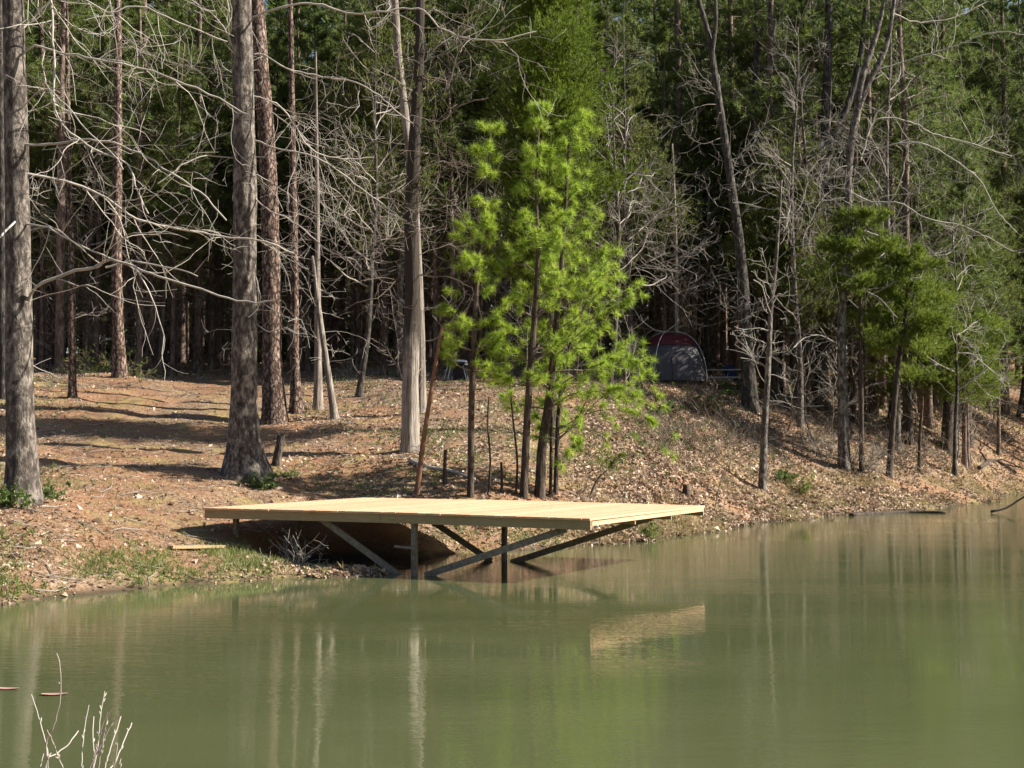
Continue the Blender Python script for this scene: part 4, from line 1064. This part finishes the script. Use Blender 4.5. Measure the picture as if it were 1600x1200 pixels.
b0 = at(714, 56.0)
cs = thing('camp_stand', 'small camp stand with a pale striped top and pale blue splayed legs', 'stand', b0, rz=-0.2)
b = MB(); z1 = 0.78
for k, (za, zb, g_) in enumerate(((0.60, 0.68, 1.0), (0.71, 0.79, 0.94))):
    pts = []
    b.add([(0.42 * g_ * math.cos(t_) * (1 - 0.35 * (f == 3)), 0.3 * g_ * math.sin(t_) * (1 - 0.35 * (f == 3)), z) for f, z in enumerate((za, za + 0.02, zb - 0.01, zb + 0.02)) for t_ in np.linspace(0, 2 * math.pi, 20, endpoint=False)],
          [[f * 20 + j, f * 20 + (j + 1) % 20, (f + 1) * 20 + (j + 1) % 20, (f + 1) * 20 + j] for f in range(3) for j in range(20)], [[60, 60 + j, 60 + j + 1] for j in range(1, 19)])
b.build('canvas_top', M['canvas'], cs)
b = MB(); b.tube([(0, 0, 0.585), (0, 0, 0.7), (0, 0, 0.72)], [0.38, 0.39, 0.36], 20, 0, True); b.build('dark_band', M['black'], cs)
b = MB(); b.box((0.12, 0.05, 0.3), (0.24, 0.2, 0.285)); b.build('storage_bin', M['black'], cs, False)
for x0, y0 in ((-0.48, -0.2), (-0.3, -0.26), (0.42, -0.2), (0.4, 0.22)):
    b = MB(); b.tube([(x0, y0, 0), (x0 * 0.8, y0 * 0.9, 0.35), (x0 * 0.6, y0 * 0.8, 0.66)], 0.022, 6); b.build('leg', M['teal'], cs)

# ------------------------------------------------------------------ shrubs
def shrub(name, label, base, w_, h_, n_st, m='shrub', leaf=(9, 0.07, 0.03), twig='twigdark', Y=None, per=10, cat='shrub', rise=(0.4, 1.6), leaves=True, lvl=1, rmin=0.005, wig=0.2):
    b0 = hit(*base) if Y is None else at(base[0], Y)
    o = thing(name, label, cat, b0)
    br, cr = MB(), MB(); tips = []; Pt, At = [], []
    for i in range(n_st):
        a = rng.uniform(0, 6.28); d = np.array([math.cos(a) * w_ / h_, math.sin(a) * w_ / h_, rng.uniform(*rise)])
        st_ = np.array([rng.normal(0, w_ * 0.2), rng.normal(0, w_ * 0.2), -0.05])
        b = grow(br, st_, d, h_ * rng.uniform(0.6, 1.1), 0.010, lvl, wig, 0.0, 3.0, (25, 60), rmin, 0.1, tips)
        for j in range(per):
            k = rng.integers(1, len(b)); Pt.append(b[k] + rng.normal(0, 0.04, 3)); At.append(rng.normal(size=3) + np.array([0, 0, 0.6]))
    for t_, d_, l_ in tips: Pt.append(t_); At.append(d_ + np.array([0, 0, .3]))
    br.build('stems', M[twig], o)
    if leaves:
        tufts(cr, Pt, At, leaf[0], leaf[1], leaf[2], (10, 85), 0.05); cr.build('foliage', M[m], o, False)
    return o
shrub('shrub', 'green shrub at the right foot of the large grey oak', (66, 778), 0.45, 0.45, 12)
shrub('shrub', 'green shrub at the left edge before the large grey oak', (8, 790), 0.5, 0.45, 12)
shrub('shrub', 'leafy undergrowth at the root of the thick dark oak', (408, 762), 0.55, 0.4, 14, 'shrub')
shrub('shrub', 'bright yellow green low shrub right of the leaning stump post', (452, 745), 0.55, 0.28, 14, 'grass', (10, 0.1, 0.02))
shrub('shrub', 'thin leafed evergreen shrub on the knoll left of the sunlit pine', (145, 588), 1.0, 1.3, 12, 'wpine', (8, 0.1, 0.03), Y=55)
shrub('shrub', 'thin leafed evergreen shrub on the knoll right of the sunlit pine', (208, 590), 0.9, 1.6, 12, 'wpine', (8, 0.1, 0.03), Y=55)
shrub('shrub', 'brown dry brush heap where the track enters the woods', (562, 588), 1.3, 0.9, 34, twig='twig', Y=58, leaves=False, lvl=2)
shrub('shrub', 'pale green broad leafed shrub below the picnic table', (1095, 640), 0.9, 0.6, 16, 'shrub', (8, 0.12, 0.05))
shrub('shrub', 'pale green shrub on the slope below the tent', (1040, 645), 0.8, 0.55, 14, 'shrub', (8, 0.1, 0.04))
shrub('shrub', 'pale green sprig in front of the crooked forked hardwood', (1150, 622), 0.6, 0.7, 9, 'shrub', (7, 0.12, 0.05))
shrub('shrub', 'grey twiggy brush at the foot of the forked slim oak', (1290, 715), 0.9, 1.4, 26, twig='twig', leaves=False, lvl=2)
shrub('shrub', 'grey twiggy brush between the forked slim oak and the leaning cedar', (1360, 735), 0.8, 1.2, 22, twig='twig', leaves=False, lvl=2)
shrub('shrub', 'small green tuft beside the pale curving tree on the slope', (1222, 748), 0.5, 0.4, 10, 'shrub', (8, 0.1, 0.03))
shrub('shrub', 'knee high green sprig on the bank below the forked slim oak', (1255, 770), 0.45, 0.7, 8, 'rcedar', (8, 0.1, 0.02))
shrub('shrub', 'low green growth at the water right of the deck', (1010, 838), 0.5, 0.3, 10, 'grass', (9, 0.13, 0.02))
shrub('shrub', 'dead grey brush tangle hanging over the bank under the dock', (470, 880), 0.4, 0.8, 30, Y=26.3, twig='twig', leaves=False, lvl=2, rise=(0.0, 1.2))
shrub('shrub', 'dry brush on the right bank under the rightmost cedar', (1575, 690), 1.2, 1.0, 26, twig='twigdark', leaves=False, lvl=2)
shrub('shrub', 'dark dry brush on the shaded slope below the crooked hardwood', (1140, 690), 1.2, 0.5, 26, twig='twigdark', leaves=False, lvl=2)
shrub('shrub', 'small pine seedling on the open slope below the low spreading pine', (950, 735), 0.35, 0.6, 8, 'rcedar', (10, 0.12, 0.015))

def dry_bush_parts(w_, h_, n_st):
    br = MB()
    for i in range(n_st):
        a = rng.uniform(0, 6.28); grow(br, (rng.normal(0, w_ * 0.25), rng.normal(0, w_ * 0.25), -0.08), (math.cos(a) * w_ / h_, math.sin(a) * w_ / h_, rng.uniform(0.3, 1.4)), h_ * rng.uniform(0.6, 1.2), 0.009, 2, 0.16, 0.0, 3.2, (25, 60), 0.004, 0.12)
    return br.mesh('dry_bush', M['twigdark'])
bushes = [dry_bush_parts(0.9, 0.8, 20), dry_bush_parts(1.1, 0.6, 20), dry_bush_parts(0.7, 1.2, 16)]
for i, (px, py) in enumerate([(1075, 668), (1105, 682), (1128, 662), (1150, 700), (1165, 668), (1212, 676), (1232, 700), (1215, 720), (1250, 662), (1262, 690), (1300, 672), (1335, 690), (1352, 712), (1375, 700), (1400, 716), (1440, 712), (1500, 672), (1530, 690), (1560, 668), (1585, 712), (1455, 690), (1020, 668), (1325, 655), (1090, 650), (1118, 700), (1142, 678), (1180, 690), (1205, 655), (1240, 680), (1270, 710), (1290, 690), (1310, 715), (1345, 735), (1365, 680), (1390, 690), (1415, 735), (1460, 715), (1490, 655), (1515, 710), (1545, 690), (1575, 730), (1230, 640), (1270, 645), (1060, 690), (1030, 690)]):
    b0 = hit(px, py); o = bpy.data.objects.new('dry_bush', bushes[i % 3]); COL.objects.link(o); o.location = tuple(b0); s_ = rng.uniform(0.9, 1.6); o.scale = (s_, s_, s_); o.rotation_euler = (0, 0, rng.uniform(0, 6.28))
    tag(o, 'low dry leafless bush among others on the right hand slope', 'bush', 'dry bushes on the right hand slope')

# bare stems on the near bank at the lower left corner
def near_stems(label, stems, Y, lift):
    p0 = np.mean([P(s_[0][0][0], 1240, Y) for s_ in stems], 0); loc = np.array([p0[0], Y, float(ground(p0[0], Y))])
    b = MB()
    for path, w0, w1, bud in stems:
        pts = np.array([P(x, y, Y + dy) for (x, y), dy in zip(path, np.linspace(0, rng.normal(0, 0.25), len(path)))])
        foot = np.array([loc[0] + (pts[0][0] - loc[0]) * 0.35, Y, loc[2] - 0.1])
        pts = np.vstack([foot, pts]) - loc
        q = smooth_path(pts, 0.03); q += rng.normal(0, 0.0012, q.shape)
        b.tube(q, np.linspace(w0, w1, len(q)), 6, 0.15)
        if bud:
            for k in range(bud):
                f = rng.uniform(0.5, 1.0); i = int(f * (len(q) - 1)); d = nrm(nrm(q[i] - q[i - 1]) + perp(nrm(q[i] - q[i - 1])) * 0.5)
                b.tube([q[i], q[i] + d * 0.012, q[i] + d * 0.028], [0.003, 0.0055, 0.001], 5)
    o = b.build('bare_shrub', M['twigpale'], None, True, tuple(loc)); return tag(o, label, 'shrub')
near_stems('thin bare forked shrub with long curving pale stems in the lower left corner',
           [([(75, 1225), (74, 1180), (72, 1165), (60, 1120), (49, 1085)], 0.006, 0.0028, 2), ([(76, 1225), (72, 1160), (82, 1140), (93, 1100), (95, 1065), (93, 1035), (88, 1021)], 0.006, 0.0028, 3),
            ([(100, 1230), (88, 1175), (78, 1150), (73, 1140)], 0.005, 0.003, 2), ([(70, 1205), (88, 1178), (105, 1165), (115, 1152), (122, 1142)], 0.005, 0.003, 3), ([(60, 1225), (64, 1195), (68, 1178)], 0.004, 0.0025, 1)], 7.6, 0)
near_stems('clump of stiff budded bare stems rising from the bottom edge',
           [([(128, 1225), (128, 1180), (131, 1145), (139, 1102)], 0.005, 0.003, 6), ([(146, 1230), (147, 1180), (145, 1150), (146, 1120)], 0.005, 0.003, 5), ([(143, 1235), (152, 1170), (158, 1110), (164, 1080)], 0.006, 0.003, 8),
            ([(150, 1235), (160, 1165), (168, 1120), (176, 1105)], 0.006, 0.003, 9), ([(135, 1230), (155, 1170), (175, 1130), (190, 1118)], 0.006, 0.003, 6), ([(160, 1230), (172, 1170), (183, 1140), (189, 1118)], 0.005, 0.003, 6),
            ([(165, 1230), (180, 1190), (193, 1160), (206, 1130)], 0.005, 0.003, 5), ([(172, 1230), (180, 1190), (183, 1160)], 0.005, 0.0035, 4), ([(140, 1230), (142, 1215), (148, 1180), (158, 1140), (168, 1112)], 0.005, 0.003, 7), ([(184, 1235), (187, 1200), (188, 1185)], 0.004, 0.003, 2)], 7.4, 0)

# ------------------------------------------------------------------ floating leaves
def float_leaf(label, px, py, ln_, rz, m):
    d = ray(px, py); t_ = -H / d[2]; p = CAM + d * t_
    b = MB(); V = []
    for i in range(7):
        u = i / 6; w_ = 0.22 * math.sin(math.pi * (0.08 + 0.84 * u)) ** 0.8
        for j in (-1, 0, 1): V.append(((u - 0.5) * ln_, j * w_ * ln_, 0.006 + 0.02 * abs(j) * ln_ + 0.03 * (u - 0.5) ** 2 * ln_ * 4))
    b.add(V, [[i * 3 + j, i * 3 + j + 1, (i + 1) * 3 + j + 1, (i + 1) * 3 + j] for i in range(6) for j in range(2)])
    o = b.build('floating_leaf', m, None, True, tuple(p)); o.rotation_euler = (0, 0, rz); return tag(o, label, 'leaf')
M['pinkleaf'] = plain('pinkish_dead_leaf', (0.36, 0.2, 0.18), 0.6)
float_leaf('pinkish brown dead leaf floating beside the tall curving shrub stem', 85, 1086, 0.24, 0.15, M['pinkleaf'])
float_leaf('brown dead leaf floating at the left picture edge', 12, 1077, 0.22, -0.1, M['pinkleaf'])

# ------------------------------------------------------------------ litter, straw and grass
def scatter(n, y0, y1, px0=-250, px1=1850, pw=1.6):
    u = rng.random(n); y = (y0 ** (1 - pw) + u * (y1 ** (1 - pw) - y0 ** (1 - pw))) ** (1 / (1 - pw))
    x = (rng.uniform(px0, px1, n) - 800) * y / F
    return x, y
def leaves(mb, x, y, sz, tilt=0.5, lift=0.012):
    n = len(x); z = ground(x, y) + lift
    a = rng.uniform(0, 6.28, n); d = np.stack([np.cos(a), np.sin(a), rng.normal(0, tilt, n)], -1); d = nrm(d)
    s = np.cross(np.stack([rng.normal(0, tilt, n), rng.normal(0, tilt, n), np.ones(n)], -1), d); s = nrm(s); up = np.cross(d, s)
    l = (sz * rng.uniform(0.6, 1.3, n))[:, None]; c = np.stack([x, y, z], -1)
    curl = rng.uniform(-0.1, 0.3, n)[:, None]
    V = np.stack([c - d * l / 2, c + s * l * 0.33 + up * l * curl, c + d * l / 2, c - s * l * 0.33 + up * l * curl], 1).reshape(-1, 3)
    i = np.arange(n)[:, None] * 4
    mb.add(V, None, np.concatenate([i + np.array([0, 1, 2]), i + np.array([0, 2, 3])], 1).reshape(-1, 3) if False else np.stack([i + np.array([0, 2, 1]), i + np.array([0, 3, 2])], 1).reshape(-1, 3))
def path_w(x, y):
    """1 on the trodden straw track at the left, 0 elsewhere"""
    px = 800 + F * x / y
    c = np.interp(y, [24, 30, 40, 55, 64, 80], [200, 260, 260, 380, 480, 520]); w_ = np.interp(y, [24, 30, 40, 55, 64], [180, 240, 240, 130, 110])
    return np.clip(1.6 - np.abs(px - c) / w_, 0, 1)
def under_dock(x, y):
    rx, ry = x - A_[0], y - A_[1]; d = rx * -ux[1] + ry * ux[0]; s = rx * ux[0] + ry * ux[1]
    return (s > 0.3) & (s < LEN - 0.3) & (d > 0.5) & (d < DEP - 0.4)
x, y = scatter(330000, 20.5, 90)
g = ground(x, y); den = np.clip((fbm(x * 0.6, y * 0.6, 70, 3) + 0.42) * 1.9, 0.12, 1) * (1 - 0.9 * path_w(x, y))
k = ~under_dock(x, y) & (g > -0.01) & (rng.random(len(x)) < den)
mb = MB(); leaves(mb, x[k], y[k], np.clip(np.exp(rng.normal(math.log(0.072), 0.42, int(k.sum()))), 0.03, 0.17), 0.75); x, y = scatter(210000, 33, 80, 900, 1850, 0.6)          # deeper drifts on the right hand slope
g = ground(x, y); k = (g > -0.01) & (rng.random(len(x)) < np.clip((fbm(x * 0.8, y * 0.8, 77, 3) + 0.3) * 2.2, 0.08, 1))
leaves(mb, x[k], y[k], np.clip(np.exp(rng.normal(math.log(0.105), 0.35, int(k.sum()))), 0.05, 0.2), 0.85, 0.03)
o = mb.build('leaf_litter', M['litter'], None, False); o['kind'] = 'stuff'
# needles fallen from the pines
x, y = scatter(190000, 22, 75, -250, 1300)
g = ground(x, y); k = ~under_dock(x, y) & (g > 0.25) & (rng.random(len(x)) < 0.25 + 0.75 * path_w(x, y)); x, y, = x[k], y[k]; n_ = len(x)
a = rng.uniform(0, 6.28, n_); d = np.stack([np.cos(a), np.sin(a), rng.normal(0, 0.12, n_)], -1) * (0.16 * rng.uniform(0.6, 1.2, n_))[:, None]; s = np.stack([-np.sin(a), np.cos(a), np.zeros(n_)], -1) * 0.007
c = np.stack([x, y, ground(x, y) + 0.012], -1)
mb = MB(); mb.add(np.stack([c - d / 2 - s, c - d / 2 + s, c + d / 2], 1).reshape(-1, 3), None, np.arange(n_ * 3).reshape(-1, 3))
o = mb.build('pine_straw', M['straw'], None, False); o['kind'] = 'stuff'
# broken sticks lying about
x, y = scatter(5200, 21, 80); g = ground(x, y); k = ~under_dock(x, y) & (g > 0.05) & (rng.random(len(x)) < 1 - 0.7 * path_w(x, y)); mb = MB()
for xa, ya in zip(x[k], y[k]):
    a = rng.uniform(0, 6.28); l = rng.uniform(0.15, 0.75); q = np.array([[xa, ya], [xa + math.cos(a) * l * 0.5, ya + math.sin(a) * l * 0.5], [xa + math.cos(a + 0.3) * l, ya + math.sin(a + 0.3) * l]])
    mb.tube(np.column_stack([q, ground(q[:, 0], q[:, 1]) + rng.uniform(0.01, 0.05, 3)]), [0.009, 0.008, 0.005], 4)
o = mb.build('stick_litter', M['twig']); o['kind'] = 'stuff'
# low brush and seedlings over the slopes
x, y = scatter(60000, 30, 85, -200, 1850)
g = ground(x, y); px = 800 + F * x / y
den = np.clip((fbm(x * 0.4, y * 0.4, 140, 3) + 0.1) * 3.2, 0, 1) * (1 - path_w(x, y)) * np.clip((g - 0.9) * 0.7, 0, 1) * np.where(px > 980, 1.0, 0.18)
k = rng.random(len(x)) < den; x, y = x[k], y[k]; n_ = len(x)
mb = MB(); mb2 = MB(); c = np.stack([x, y, ground(x, y)], -1)
tufts(mb, c, np.tile([0, 0, 1.0], (n_, 1)) + rng.normal(0, 0.35, (n_, 3)), 4, 0.5, 0.014, (5, 75), 0.06)
o = mb.build('undergrowth', M['twigdark'], None, False); o['kind'] = 'stuff'
k = rng.random(n_) < 0.35
tufts(mb2, c[k] + np.array([0, 0, 0.12]), rng.normal(0, 0.5, (int(k.sum()), 3)) + np.array([0, 0, 1.0]), 9, 0.12, 0.03, (10, 85), 0.16)
o = mb2.build('ground_cover', M['shrub'], None, False); o['kind'] = 'stuff'
# grass
x, y = scatter(330000, 20.5, 66)
g = ground(x, y); px = 800 + F * x / y
den = np.clip((fbm(x * 0.5, y * 0.5, 90, 4) - 0.0) * 5, 0, 1) * (1 - 0.95 * path_w(x, y)) * 0.5
den = np.maximum(den, np.exp(-((g - 0.22) / 0.25) ** 2) * np.clip((fbm(x * 1.1, y * 1.1, 33, 3) + 0.12) * 3, 0, 1))
k = ~under_dock(x, y) & (g > 0.02) & (rng.random(len(x)) < den); x, y = x[k], y[k]; n_ = len(x)
mb = MB(); c = np.stack([x, y, ground(x, y)], -1)
tufts(mb, c, np.tile([0, 0, 1.0], (n_, 1)) + rng.normal(0, 0.3, (n_, 3)), 3, 0.14, 0.016, (5, 55), 0.03, 0.1)
o = mb.build('grass', M['grass'], None, False); o['kind'] = 'stuff'

x, y = scatter(120000, 20.5, 75, -250, 1850); x2, y2 = scatter(190000, 33, 75, 850, 1850, 0.8); x = np.concatenate([x, x2]); y = np.concatenate([y, y2])
g = ground(x, y); px = 800 + F * x / y
den = np.clip((fbm(x * 0.7, y * 0.7, 222, 4) + 0.02) * 4, 0, 1) * np.where(px > 820, np.exp(-((g - 0.25) / 0.6) ** 2) + 0.12, 0.3 * np.exp(-((g - 0.3) / 0.4) ** 2)) * (1 - path_w(x, y))
k = ~under_dock(x, y) & (g > 0.0) & (rng.random(len(x)) < den); x, y = x[k], y[k]; n_ = len(x)
mb = MB(); c = np.stack([x, y, ground(x, y)], -1)
tufts(mb, c, np.tile([0, 0, 1.0], (n_, 1)) + rng.normal(0, 0.5, (n_, 3)), 4, 0.25, 0.018, (5, 80), 0.03, 0.25)
o = mb.build('dry_grass', M['drygrass'], None, False); o['kind'] = 'stuff'
